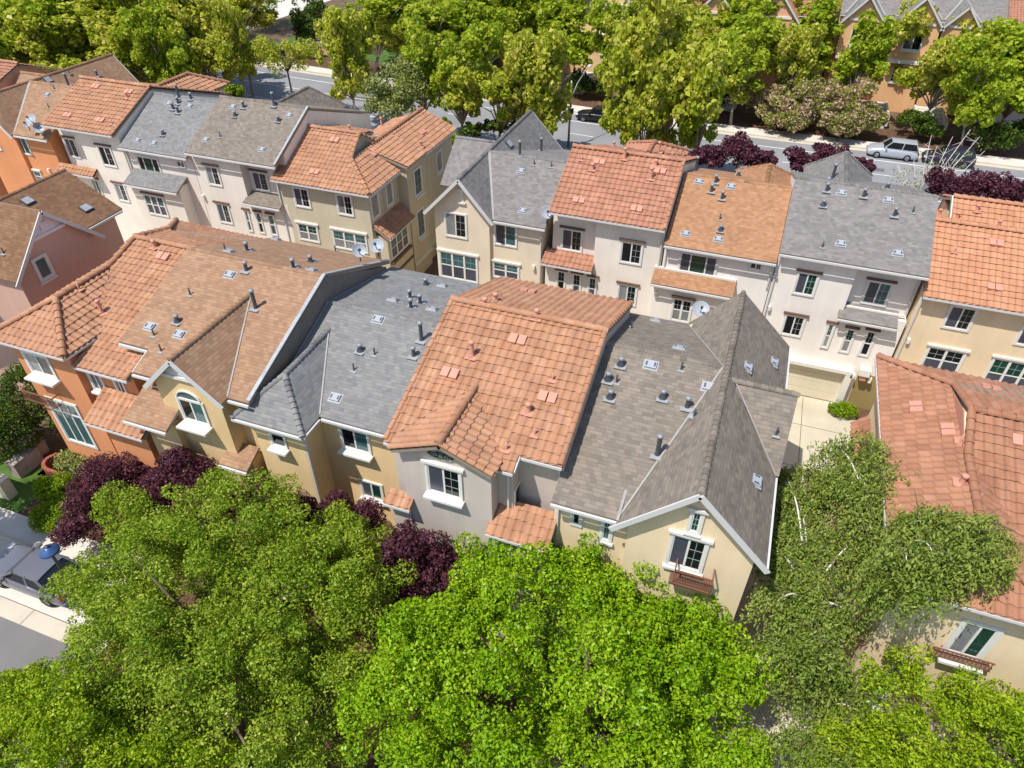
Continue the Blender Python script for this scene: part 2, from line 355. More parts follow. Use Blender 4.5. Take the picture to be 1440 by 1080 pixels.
class House:
    def __init__(s, name, label, loc, wall, roof, kind, cap=None, group='townhouses'):
        s.loc = Vector(loc); s.root = empty(name, loc, label, 'house', group)
        s.kind = kind; s.roofmat = roof; s.wallmat = wall
        s.W = MB(wall, M['trim']); s.R = MB(roof, M['under']); s.capmat = cap or roof; s.bits = []; s.subs = []; s.own = None
        s.planes = []; s.wins = []; s.extra = []
    def prism(s, axis, a0, a1, prof):
        """wall body: profile of (side, z) pairs swept along axis from a0 to a1"""
        if axis == 'x': s.W.prism([(a0, y, z) for y, z in prof], (a1-a0, 0, 0))
        else: s.W.prism([(x, a0, z) for x, z in prof], (0, a1-a0, 0))
    def box(s, x0, x1, y0, y1, z0, z1): s.W.box(((x0+x1)/2, (y0+y1)/2, (z0+z1)/2), (x1-x0, y1-y0, z1-z0))
    def mb(s, name, mat):
        m = MB(mat); (s.own[2] if s.own else s.bits).append((name, m)); return m
    def porch(s, name, *polys, kind=None, th=.12):
        """a small roof of its own on a wall; gutters called next belong to it"""
        main = s.R; s.R = MB(s.roofmat, M['under']); s.own = None; s.roof(*polys, kind=kind, th=th); s.own = (name, s.R, []); s.subs.append(s.own); s.R = main
    def roof(s, *polys, kind=None, mat=None, th=.13):
        kind = kind or s.kind; s.own = None
        for p in polys:
            p = [Vector(q) for q in p]; s.planes.append(p)
            if kind == 'tile': slab(s.R, p, th, -.06, 1, 1); tile_field(s.R, p)
            else: slab(s.R, p, th, .03, 0, 1)
    def cap(s, *pq, r=None):
        for p, q in pq:
            if s.kind == 'tile': caps(s.mb('ridge_cap', s.capmat), Vector(p)+Z*.05, Vector(q)+Z*.05, r or .13)
            else: caps(s.mb('ridge_cap', s.capmat), Vector(p)-Z*.045, Vector(q)-Z*.045, r or .11, .25)
    def gutter(s, *pq):
        for p, q in pq:
            p, q = Vector(p), Vector(q); s.mb('gutter', M['fascia']).bar(p-Z*.09, q-Z*.09, .09, .1)
    def verge(s, *pq, r=.1, seg=.4):
        for p, q in pq: caps(s.mb('verge_tiles', s.roofmat), Vector(p)+Z*.02, Vector(q)+Z*.02, r, seg)
    def rake(s, *pq):
        for p, q in pq: p, q = Vector(p), Vector(q); s.mb('bargeboard', M['fascia']).bar(p-Z*.08, q-Z*.08, .06, .18)
    def flash(s, *pq, w=.06):
        if s.kind == 'tile': return
        for p, q in pq:
            p, q = Vector(p), Vector(q); s.mb('flashing', M['valley']).bar(p+Z*.06, q+Z*.06, w, .02)
    def down(s, x, y, z0, z1): s.own = None; s.mb('downpipe', M['fascia']).bar((x, y, z0), (x, y, z1), .09, .07, 0, X)
    def hit(s, px, py):
        d = ray(px, py); best = None
        for p in s.planes:
            n, U, V = plane_axes(p); k = d.dot(n)
            if abs(k) < 1e-9: continue
            t = (p[0]-CAM).dot(n)/k; q = CAM+d*t
            if t > 0 and inpoly(q, p, n) and (best is None or t < best[0]): best = (t, q, n)
        return best
    def window(s, o, U, N, w, h, style='slider', sill=.0, head=None, trim=.095, tmat='white', glass=None, name='window', arch=0):
        """o: lower left corner seen from outside, on the wall"""
        o = Vector(o); f = MB(M[tmat], M['muntin'])
        glass = glass or WR.choice(('glassdark', 'glassdark', 'glassdark', 'glassgreen', 'glassgreen', 'glassteal')); p = [MB(M[glass]), MB(M[WR.choice(('screen', 'screen', 'screen', 'glassdark', 'blind'))])]
        c = lambda u, v, d: o+U*u+Z*v+N*d
        def bx(mb, u0, u1, v0, v1, d0, d1, mi=0): mb.box(c((u0+u1)/2, (v0+v1)/2, (d0+d1)/2), (u1-u0, d1-d0, v1-v0), mi, U, N)
        t = trim
        bx(f, -t, 0, -t, h+t, -.02, .06); bx(f, w, w+t, -t, h+t, -.02, .0605); bx(f, 0, w, h, h+t, -.02, .0595); bx(f, 0, w, -t, 0, -.02, .059)
        s_ = .045
        bx(f, 0, s_, 0, h, -.02, .035); bx(f, w-s_, w, 0, h, -.02, .035); bx(f, s_, w-s_, h-s_, h, -.02, .0345); bx(f, s_, w-s_, 0, s_, -.02, .0345)
        def grid(u0, u1, v0, v1, nx, ny):
            for i in range(1, nx): x = u0+(u1-u0)*i/nx; bx(f, x-.009, x+.009, v0, v1, .012, .022, 1)
            for i in range(1, ny): y = v0+(v1-v0)*i/ny; bx(f, u0, u1, y-.009, y+.009, .012, .0215, 1)
        def pane(k, u0, u1, v0, v1): p[k].face([c(u0, v0, .012), c(u1, v0, .012), c(u1, v1, .012), c(u0, v1, .012)])
        i0, i1 = s_, w-s_
        if style == 'slider':
            m = w/2; bx(f, m-.035, m+.035, s_, h-s_, -.02, .036); pane(1, i0, m, s_, h-s_); pane(0, m, i1, s_, h-s_); grid(m, i1, s_, h-s_, 2, 3)
        elif style == 'slider_plain':
            m = w/2; bx(f, m-.035, m+.035, s_, h-s_, -.02, .036); pane(1, i0, m, s_, h-s_); pane(0, m, i1, s_, h-s_)
        elif style == 'wide':
            a, b = w*.28, w*.72
            for m in (a, b): bx(f, m-.035, m+.035, s_, h-s_, -.02, .036)
            pane(1, i0, a, s_, h-s_); pane(0, a, b, s_, h-s_); pane(1, b, i1, s_, h-s_)
        elif style.startswith('hung'):
            k = int(style[4:] or 1); hh = h*.5
            for j in range(k):
                a, b = w*j/k, w*(j+1)/k
                if j: bx(f, a-.06, a+.06, s_, h-s_, -.02, .05)
                a2, b2 = (a+.06 if j else i0), (b-.06 if j < k-1 else i1)
                bx(f, a2, b2, hh-.03, hh+.03, -.02, .036); pane(1, a2, b2, s_, hh); pane(0, a2, b2, hh, h-s_); grid(a2, b2, hh, h-s_, 2, 2)
        elif style == 'fixed': pane(0, i0, i1, s_, h-s_)
        elif style == 'grid': pane(0, i0, i1, s_, h-s_); grid(i0, i1, s_, h-s_, 2, 3)
        elif style == 'door':
            for m in (w*.33, w*.66): bx(f, m-.04, m+.04, s_, h-s_, -.02, .036)
            pane(0, i0, i1, s_, h-s_); bx(f, i0, i1, h*.72, h*.72+.09, -.02, .037)
        if arch:
            n = 14; cen = c(w/2, h+t, 0); prev = None; pts = []
            for i in range(n+1): a = PI*i/n; pts.append((w/2+(w/2)*math.cos(a), h+t+arch*math.sin(a)))
            for a, b in zip(pts, pts[1:]): f.bar(c(a[0], a[1], .03), c(b[0], b[1], .03), .06, .09, 0, N)
            p.append(MB(M[glass or 'glassdark'])); p[2].face([c(a[0], a[1]-.0, .012) for a in pts])
        wo = f.build(name, s.root)
        for k, mb in enumerate(p):
            if mb.empty(): mb.bm.free(); continue
            mb.build('pane', wo, s.loc)
        if sill:
            sb = MB(M['white']); sb.box(c(w/2, -t-.06, sill/2), (w+2*t+.1, sill, .1), 0, U, N); sb.build('sill', wo, s.loc)
        if head:
            hb = MB(M[head]); hb.box(c(w/2, h+t+.065, .06), (w+2*t+.18, .12, .11), 0, U, N); hb.build('lintel', wo, s.loc)
        return wo
    def win(s, px0, py0, px1, py1, y, style='slider', **k):
        """a window in a wall facing -y, from the picture's upper left and lower right trim corners"""
        t = k.get('trim', .095); lean = max(0, ((px0+px1)/2-690)/(1711-py0)); hh = max(0, (py1-py0)-.17*(px1-px0))
        a = aty(px0+lean*hh, py0, y); b = aty(px1-lean*hh, py1, y)
        x0, x1 = a.x, b.x; z1, z0 = a.z, b.z
        dz = (x1-x0)*0
        return s.window((x0+t, y, z0+t), X, -Y, max(.25, x1-x0-2*t), max(.25, z1-z0-2*t+dz), style, **k)
    def winx(s, px0, py0, px1, py1, x, style='fixed', **k):
        """a window in a wall facing +x"""
        t = k.get('trim', .095); a = atx(px0, py0, x); b = atx(px1, py1, x)
        y0, y1 = a.y, b.y; z1, z0 = max(a.z, b.z), min(a.z, b.z)
        return s.window((x, y0+t, z0+t), Y, X, max(.25, y1-y0-2*t), max(.25, z1-z0-2*t), style, **k)
    def part(s, name, mb, parent=None):
        return mb.build(name, parent or s.root, s.loc)
    def finish(s, *vents):
        wall = s.W.build('wall', s.root)
        ro = s.R.build('roof', s.root)
        for nm, mb in s.bits: mb.build(nm, ro, s.loc)
        for nm, rm, bits in s.subs:
            po = rm.build(nm, s.root)
            for bn, mb in bits: mb.build(bn, po, s.loc)
        for kind, px, py in vents:
            h = s.hit(px, py)
            if h is None: print('VENT MISS', s.root.name, kind, px, py); continue
            p, n = h[1], h[2]
            o = link(VNAME[kind], vent_mesh(kind), ro, p-s.loc)
            if kind in ('flat', 'tilevent', 'darkflat') or kind:
                # turn the piece to the slope it sits on
                dirn = math.atan2(n.x, -n.y); o.rotation_euler = (0, 0, dirn)
                if kind == 'darkflat': o.rotation_euler = n.to_track_quat('Z', 'Y').to_euler()
        s.root['label'] = s.root['label']
        return s
    def dish(s, px, py, on=None, post=.5, r=.33, face=Vector((.35, -.75, .55)), p=None):
        p = p or on
        r *= .86; f = face.normalized(); mb = MB(M['dish']); c = Vector(p)+Z*post
        mb.lathe(c-f*.05, [(.001, 0), (r*.5, .02), (r*.85, .06), (r, .1), (r*1.02, .1), (r*.86, .045), (r*.5, .0), (.001, -.02)], 20, 0, f)
        d = mb.build('satellite_dish', s.root)
        a = MB(M['dkmetal']); a.tube([Vector(p)-Z*.05, c-f*.08], .03, 6); q = c+f*.42-Z*.06
        a.bar(c-Z*r*.8, q, .03, .03); a.box(q, (.1, .1, .1)); a.build('dish_arm', d, s.loc)
def ridge_up(ye, ze, m, y): return ze+m*(y-ye)
# ------------------------------------------------------------------ stucco colours
S_CREAM = stucco('stucco_cream', (236, 211, 174)); S_YEL = stucco('stucco_yellow', (234, 202, 152)); S_TAN = stucco('stucco_tan', (226, 210, 184))
S_OCH = stucco('stucco_ochre', (226, 194, 144)); S_ORANGE = stucco('stucco_terracotta', (220, 150, 104)); S_GREY = stucco('stucco_grey', (198, 185, 174))
S_WHITE = stucco('stucco_off_white', (238, 230, 220)); S_WARMW = stucco('stucco_bone', (234, 224, 210)); S_OLIVE = stucco('stucco_olive', (200, 190, 164))
S_PEACH = stucco('stucco_peach', (232, 182, 134)); S_PINK = stucco('stucco_pink_beige', (206, 168, 150)); S_SALMON = stucco('stucco_salmon', (226, 172, 140))
FR = .36                                                  # slope of the long street side of every main roof
# ================================================================== front row, seen from its street side
# --- end unit with two cross gables beside the driveway
h = House('townhouse', 'cream end townhouse with weathered grey shingles and steep gable beside the driveway', (-.6, 20.5, 0), S_CREAM, SH_TAUPE, 'shingle')
RY, RZ, BY = 20.8, 10.87, 26.35
gx, gz, g0, g1 = .46, 11.03, 14.4, 25.95                  # steep gable: ridge along y
ml = lambda y: 8.7+.35*(y-14.6)
vy = 14.6+(gz-.0-8.7)/.35                                  # where the main slope would reach the gable ridge
gs = (gz-8.72)/(gx+1.77)                                   # gable slope
vx = gx-(gz-RZ)/gs
h.roof([(-4.0, 14.6, 8.7), (-1.79, 14.6, 8.7), (vx, RY, RZ), (-4.0, RY, RZ)],
       [(-4.0, RY, RZ), (vx, RY, RZ), (-1.5, BY, 8.72), (-4.05, BY, 8.72)],
       [(gx, g0, gz), (-1.79, g0, 8.70), (-1.79, 14.6, 8.70), (vx, RY, RZ), (gx, RY, gz)],
       [(gx, RY, gz), (vx, RY, RZ), (-1.5, BY, 8.72), (gx, g1, gz)],
       [(2.74, g0, 8.7), (gx, g0, gz), (gx, 20.3, gz), (gx+.15, 20.3, gz-.12), (2.74, 18.3, 8.7)],
       [(gx, 20.3, gz), (gx, g1, gz), (2.76, 26.2, 8.7), (2.76, 22.2, 8.7), (gx+.15, 20.3, gz-.12)],
       [(2.74, 18.3, 8.72), (2.86, 18.3, 8.72), (2.9, 20.3, 10.78), (gx+.3, 20.3, 10.78)],
       [(2.9, 20.3, 10.78), (2.9, 22.3, 8.72), (2.74, 22.3, 8.72), (gx+.3, 20.3, 10.78)])
h.cap(((gx, g0, gz), (gx, g1, gz)), ((-4, RY, RZ), (vx, RY, RZ)), ((gx+.2, 20.3, 10.8), (2.9, 20.3, 10.78)))
h.flash(((-1.79, 14.65, 8.74), (vx, RY, RZ)), ((vx, RY, RZ), (-1.5, BY, 8.72)), ((gx+.3, 20.3, 10.78), (2.74, 18.35, 8.74)))
h.flash(((-1.79, 14.5, 8.76), (-1.79, 16.2, 9.15)), w=.09)
h.gutter(((-4.0, 14.55, 8.7), (-1.79, 14.55, 8.7)), ((2.8, g0, 8.7), (2.8, 18.3, 8.7)), ((2.82, 22.3, 8.7), (2.82, 26.2, 8.7)))
h.rake(((-1.95, g0-.03, 8.55), (gx, g0-.03, gz)), ((gx, g0-.03, gz), (2.85, g0-.03, 8.58)))
h.prism('x', -3.98, -1.0, [(15.05, 0), (26.0, 0), (26.0, 8.6), (20.8, 10.7), (15.05, 8.6)])
h.prism('y', 14.72, 26.0, [(-1.45, 0), (2.45, 0), (2.45, 8.75), (.46, 10.85), (-1.45, 8.85)])
h.prism('x', .5, 2.66, [(18.7, 3), (21.9, 3), (21.9, 8.75), (20.3, 10.55), (18.7, 8.75)])
h.win(963, 715, 991, 751, 14.72, 'grid', head='trim', sill=.12)
h.win(931, 747, 1000, 806, 14.72, 'slider', head='trim', sill=.14)
h.win(800, 712, 818, 740, 15.05, 'fixed', head='trim'); h.win(841, 727, 863, 762, 15.05, 'grid', sill=.12)
a = aty(950, 800, 14.3); b = aty(995, 832, 14.3)           # little iron balcony under the window
mb = MB(M['iron'])
for z in (a.z, b.z): mb.bar((a.x, 14.25, z), (b.x+.05, 14.25, z), .05, .05); mb.bar((a.x, 14.25, z), (a.x, 14.7, z), .05, .05); mb.bar((b.x+.05, 14.25, z), (b.x+.05, 14.7, z), .05, .05)
for i in range(16): x = a.x+(b.x+.05-a.x)*i/15; mb.bar((x, 14.25, b.z), (x, 14.25, a.z), .022, .022)
h.part('balcony_rail', mb)
mb = MB(M['browntrim']); mb.box(((a.x+b.x)/2, 14.5, b.z-.06), (b.x-a.x+.25, .5, .1)); h.part('balcony_floor', mb)
c = aty(915, 868, 14.72); h.window((c.x-.2, 14.72, c.z-1.2), X, -Y, 1.4, 1.7, 'slider_plain', sill=.1)
h.down(-3.85, 15.0, 0, 8.6)
ENDUNIT = h
p = atz(983, 447, 8.85); h.dish(0, 0, p=p, post=.45, r=.42, face=Vector((.1, -.6, .75)))
h.finish(('cone', 858, 560), ('cone', 855, 535), ('cone', 873, 514), ('cone', 932, 560), ('stub', 867, 538), ('stub', 958, 520), ('flat', 915, 514), ('flat', 955, 491), ('flat', 922, 452), ('stub', 888, 462),
         ('pipe', 966, 573), ('stub', 976, 586), ('tallpipe', 924, 640), ('flat', 997, 545), ('flat', 1050, 517), ('flat', 1087, 510), ('flat', 1062, 677), ('stub', 1091, 612))
# --- orange tile unit with a low tile gable and grey stucco
h = House('townhouse', 'grey stucco townhouse with wide orange clay tile roof and low front gable', (-7.2, 20.5, 0), S_GREY, TI_OR, 'tile')
pl = lambda y: 9.75+FR*(y-15.27)
x0, x1, ry = -9.98, -3.88, 20.46; rz = pl(ry); bz = 9.65
f = lambda x, y: (x, y, pl(y))
dx, dzr = -7.69, 10.45                                     # gable ridge
yv = 15.27+(dzr-9.75)/FR
dl = lambda x: dzr-(abs(x-dx))*.43
xl, xr = -9.55, -5.87; yl = 15.27+(dl(xl)-9.75)/FR; yr_ = 15.27+(dl(xr)-9.75)/FR
h.roof([f(x0, 14.59), f(xl, 14.59), f(xl, yl), f(x0, yl)], [f(x0, yl), f(xl, yl), f(dx, yv), f(x0, yv)], [f(dx, yv), f(xr, yr_), f(xr, yv)],
       [f(xr, 14.69), f(-5.34, 14.69), f(-5.34, 15.29), f(xr, 15.29)], [f(xr, 15.29), f(x1, 15.29), f(x1, yv), f(xr, yv)],
       [f(x0, yv), f(x1, yv), (x1, ry, rz), (x0, ry, rz)], [(x1, ry, rz), (x0, ry, rz), (x0, 25.75, bz), (x1, 25.75, bz)])
h.roof([(xl, 14.15, dl(xl)), (dx, 14.15, dzr), (dx, yv, dzr), (xl, yl, dl(xl))], [(xr, 14.15, dl(xr)), (dx, 14.15, dzr), (dx, yv, dzr), (xr, yr_, dl(xr))], mat=None)
h.cap(((x0, ry, rz), (x1, ry, rz)), ((dx, 14.12, dzr), (dx, yv, dzr)))
for a, b in (((xl, 14.2, dl(xl)), (dx, 14.2, dzr)), ((xr, 14.2, dl(xr)), (dx, 14.2, dzr))): h.verge((a, b), seg=.36)
for a, b in ((f(x1-.06, 15.27), (x1-.06, ry, rz)), ((x1-.06, ry, rz), (x1-.06, 25.75, bz)), (f(x0+.05, 14.59), (x0+.05, ry, rz))): h.verge((a, b))
h.gutter((f(x0, 14.54), f(xl, 14.54)), (f(xr, 14.64), f(-5.34, 14.64)), (f(-5.34, 15.24), f(x1, 15.24))); h.rake((f(-5.32, 14.69), f(-5.32, 15.27)))
h.flash((f(xl, 14.59), (dx, yv, dzr)), (f(xr+.02, 14.64), f(xr+.02, yr_)), w=.1)
h.prism('x', x0+.05, x1-.04, [(15.67, 0), (25.45, 0), (25.45, bz-.12), (ry, rz-.14), (15.67, pl(15.67)-.14)])
h.prism('x', x0+.05, -9.3, [(15.0, 0), (15.9, 0), (15.9, pl(15.9)-.14), (15.0, pl(15.0)-.14)])
h.prism('x', -6.17, -5.48, [(15.04, 0), (15.9, 0), (15.9, pl(15.9)-.14), (15.04, pl(15.04)-.14)])
h.prism('y', 14.44, 16.1, [(-9.3, 0), (-6.02, 0), (-6.02, dl(-6.02)-.12), (dx, dzr-.12), (-9.3, dl(-9.3)-.12)])
w = h.win(597, 648, 652, 704, 14.44, 'slider', head='trim', sill=.3)
c = aty(620, 641, 14.4); mb = MB(P('verdigris_iron', (44, 74, 78), .6, .3, .2, 8))     # scrolled iron ornament
for s in (-1, 1):
    for k, (r, ox, oz) in enumerate(((.13, .17, 0), (.09, .36, .02), (.08, .08, .12))):
        pts = [(c.x+s*(ox+r*(1-i/22)*math.cos(i*.42)), 14.37-.01*k, c.z+oz+r*(1-i/22)*math.sin(i*.42)) for i in range(18)]; mb.tube(pts, .022, 5)
    mb.tube([(c.x, 14.36, c.z-.1), (c.x+s*.25, 14.35, c.z-.06), (c.x+s*.48, 14.37, c.z+.04)], .02, 5)
h.part('iron_ornament', mb)
a = aty(677, 748, 14.0); b = aty(760, 755, 14.0)
for (px0, px1, py, q) in ((540, 575, 705, 0), (683, 772, 752, 1)):      # porch roofs
    y0, y1 = (14.1, 14.59) if q == 0 else (14.1, 15.27)
    a = aty(px0, py, y0); b = aty(px1, py, y0); zz = a.z if q == 0 else aty(690, 750, y0).z
    h.porch('porch_roof', [(a.x, y0, zz), (b.x, y0, zz), (b.x, y1, zz+.5*(y1-y0)), (a.x, y1, zz+.5*(y1-y0))]); h.gutter(((a.x, y0-.05, zz), (b.x, y0-.05, zz)))
    h.box(a.x+.15, b.x-.15, y0+.25, y1+.2, 0, zz-.1)
h.winx(722, 690, 733, 720, -5.48, 'fixed')
h.down(-5.62, 14.99, 5.2, 9.3); h.down(-4.05, 15.62, 5.2, 9.6)
h.finish(('pinkpipe', 664, 501), ('tilevent', 728, 479), ('tilevent', 633, 526), ('tilevent', 770, 560), ('pinkshort', 743, 579), ('pinkshort', 697, 424), ('pinkshort', 682, 431), ('pinkshort', 755, 447), ('tilevent', 743, 411), ('tilevent', 675, 428), ('pinkstub', 777, 535), ('pinkstub', 752, 612), ('pinkstub', 712, 633))
# --- blue-grey shingle unit with hipped front wing
h = House('townhouse', 'yellow stucco townhouse with blue grey shingle roof and hipped front wing', (-13.3, 20.5, 0), S_YEL, SH_BLUE, 'shingle')
pl = lambda y: 8.0+FR*(y-16.2); f = lambda x, y: (x, y, pl(y)); x0, x1, ry = -16.2, -9.93, 21.1; rz = pl(ry)
wx0, wx1, wy, wz = -17.0, -13.85, 15.02, 8.0; wm = (wx0+wx1)/2; pk = (wm, 16.66, 9.32); ye = 16.2+(9.32-8)/FR
h.roof([f(wx1, 16.2), f(x1, 16.2), f(x1, ye), (wm, ye, 9.32)], [f(x0, ye), f(x1, ye), (x1, ry, rz), (x0, ry, rz)], [(x1, ry, rz), (x0, ry, rz), (x0, 26.6, 8.5), (x1, 26.6, 8.5)],
       [f(x0, 16.9), (wm, ye, 9.32), f(x0, ye)],
       [(wx0, wy, wz), (wx1, wy, wz), pk], [(wx1, wy, wz), f(wx1, 16.2), (wm, ye, 9.32), pk], [(wx0, wy, wz), pk, (wm, ye, 9.32), (wx0, 16.3, wz)])
h.cap(((x0, ry, rz), (x1, ry, rz)), (pk, (wm, ye, 9.34)), ((wx1, wy, wz), pk), ((wx0, wy, wz), pk))
h.flash((f(wx1, 16.25), (wm, ye, 9.33)), (f(x0+.08, 16.9), (x0+.08, ry, rz)), ((x0+.08, ry, rz), (x0+.08, 26.5, 8.5)))
h.gutter(((wx0, wy-.05, wz), (wx1, wy-.05, wz)), ((wx1+.05, wy, wz), (wx1+.05, 16.2, wz)), ((wx1, 16.15, 8), (x1, 16.15, 8)))
h.prism('x', x0+.02, x1-.02, [(16.65, 0), (26.2, 0), (26.2, 8.4), (ry, rz-.14), (16.65, pl(16.65)-.12)])
h.box(wx0+.5, wx1-.4, 15.45, 17.2, 0, 7.95)
h.win(475, 597, 524, 640, 16.65, 'slider_plain', sill=.34, glass='glassteal')
c = aty(392, 620, 15.45); h.window((c.x-.3, 15.45, c.z-.25), X, -Y, .62, .62, 'fixed', sill=.34, trim=.07, glass='glassdark')
h.win(505, 672, 542, 706, 16.65, 'slider_plain', sill=.2)
h.down(wx1-.36, 15.5, 0, 7.9); h.down(-10.5, 16.6, 3, 8)
h.finish(('tallpipe', 593, 479), ('pipe', 582, 501), ('cone', 507, 494), ('stub', 527, 499), ('stub', 498, 521), ('flat', 532, 450), ('flat', 472, 560), ('pipe', 578, 433), ('pipe', 591, 427), ('pipe', 577, 420), ('flat', 553, 423), ('flat', 608, 436), ('flat', 622, 403), ('cone', 599, 401))
# --- brown shingle unit with steep front gable
h = House('townhouse', 'ochre townhouse with brown shingle roof, arched window and trimmed front gable', (-19.8, 20.5, 0), S_OCH, SH_BROWN, 'shingle')
pl = lambda y: 8.7+.366*(y-15.3); f = lambda x, y: (x, y, pl(y)); x0, x1, ry = -23.3, -16.22, 21.3; rz = pl(ry)
gx, gz, gy = -18.96, 10.36, 14.85; gl, gr = -20.72, -17.2; ye = 15.3+(gz-8.7)/.366; gzl = 8.68
h.roof([f(gr, 15.28), f(x1, 15.28), f(x1, ye), (gx, ye, gz)], [f(x0, ye), f(x1, ye), (x1, ry, rz), (x0, ry, rz)], [f(gl-1.05, 15.28), f(gl, 15.28), (gx, ye, gz), f(gl-1.05, ye)],
       [f(x0, 16.35), f(gl-1.05, 16.35), f(gl-1.05, ye), f(x0, ye)], [(x1, ry, rz), (x0, ry, rz), (x0, 26.6, 8.8), (x1, 26.6, 8.8)],
       [(gr, gy, gzl), (gx, gy, gz), (gx, ye, gz), (gr, 15.3, gzl)], [(gl, gy, gzl), (gx, gy, gz), (gx, ye, gz), (gl, 15.3, gzl)])
h.cap(((x0, ry, rz), (x1, ry, rz)), ((gx, gy, gz), (gx, ye, gz)))
h.flash((f(gr, 15.3), (gx, ye, gz)), (f(gl, 15.3), (gx, ye, gz)))
h.mb('flashing', M['lead']).bar(Vector(f(x1-.02, 15.3))+Z*.12, Vector((x1-.02, ry, rz))+Z*.12, .16, .05); h.mb('flashing', M['lead']).bar(Vector((x1-.02, ry, rz))+Z*.12, Vector((x1-.02, 26.6, 8.8))+Z*.12, .16, .05)
h.gutter((f(gr, 15.22), f(x1, 15.22)), (f(gl-1.05, 15.22), f(gl, 15.22)), (f(x0, 16.3), f(gl-1.05, 16.3))); h.rake((f(gl-1.07, 15.3), f(gl-1.07, 16.3)))
h.rake(((gl-.08, gy-.03, gzl-.05), (gx, gy-.03, gz)), ((gx, gy-.03, gz), (gr+.08, gy-.03, gzl-.05)))
h.prism('x', x0+.3, x1+.0, [(16.85, 0), (26.2, 0), (26.2, 8.7), (ry, rz-.12), (16.85, pl(16.85)-.12)]); h.prism('x', -20.4, x1+.0, [(15.8, 0), (17, 0), (17, pl(17)-.12), (15.8, pl(15.8)-.12)])
h.prism('y', 15.12, 17.5, [(-20.5, 0), (-17.5, 0), (-17.5, 8.85), (gx, 10.2), (-20.5, 8.85)])
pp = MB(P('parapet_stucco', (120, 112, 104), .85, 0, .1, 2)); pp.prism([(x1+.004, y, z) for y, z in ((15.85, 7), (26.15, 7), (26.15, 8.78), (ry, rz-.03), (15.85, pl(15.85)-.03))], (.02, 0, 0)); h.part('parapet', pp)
tb = MB(M['white'])                                         # white panel in the gable's point
zz = 9.35; tb.prism([(gx-1.0, 15.06, zz), (gx+1.0, 15.06, zz), (gx, 15.06, gz-.12)], (0, .06, 0)); tb.box((gx, 15.03, zz), (1.9, .1, .14)); tb.box((gx, 15.02, zz+.42), (.3, .06, .42)); h.part('gable_panel', tb)
h.win(247, 556, 298, 600, 15.12, 'slider_plain', sill=.5, arch=.42, glass='glassteal')
for i, (px, py, px2, y0, y1) in enumerate(((174, 590, 226, 14.2, 16.6), (308, 652, 343, 14.6, 15.6))):
    a = aty(px, py, y0); b = aty(px2, py, y0); h.porch('porch_roof', [(a.x, y0, a.z), (b.x, y0, a.z), (b.x, y1, a.z+.45*(y1-y0)), (a.x, y1, a.z+.45*(y1-y0))]); h.gutter(((a.x, y0-.05, a.z), (b.x, y0-.05, a.z)))
    h.box(a.x+.3, b.x-.2, y0+.6, y1+.4, 0, a.z-.1)
h.dish(0, 0, p=atx(507, 366, x1-.1), post=.5, r=.36, face=Vector((.45, -.6, .6))); h.dish(0, 0, p=atx(532, 359, x1-.1), post=.5, r=.4, face=Vector((.15, -.6, .7)))
h.finish(('tallpipe', 360, 434), ('cone', 250, 453), ('pipe', 347, 381), ('pipe', 413, 377), ('cone', 437, 369), ('pipe', 348, 353), ('stub', 317, 352), ('stub', 268, 415), ('stub', 217, 472), ('stub', 227, 494), ('flat', 212, 460), ('flat', 253, 471), ('flat', 324, 387), ('flat', 322, 355), ('flat', 388, 338), ('flat', 438, 381), ('stub', 472, 354))
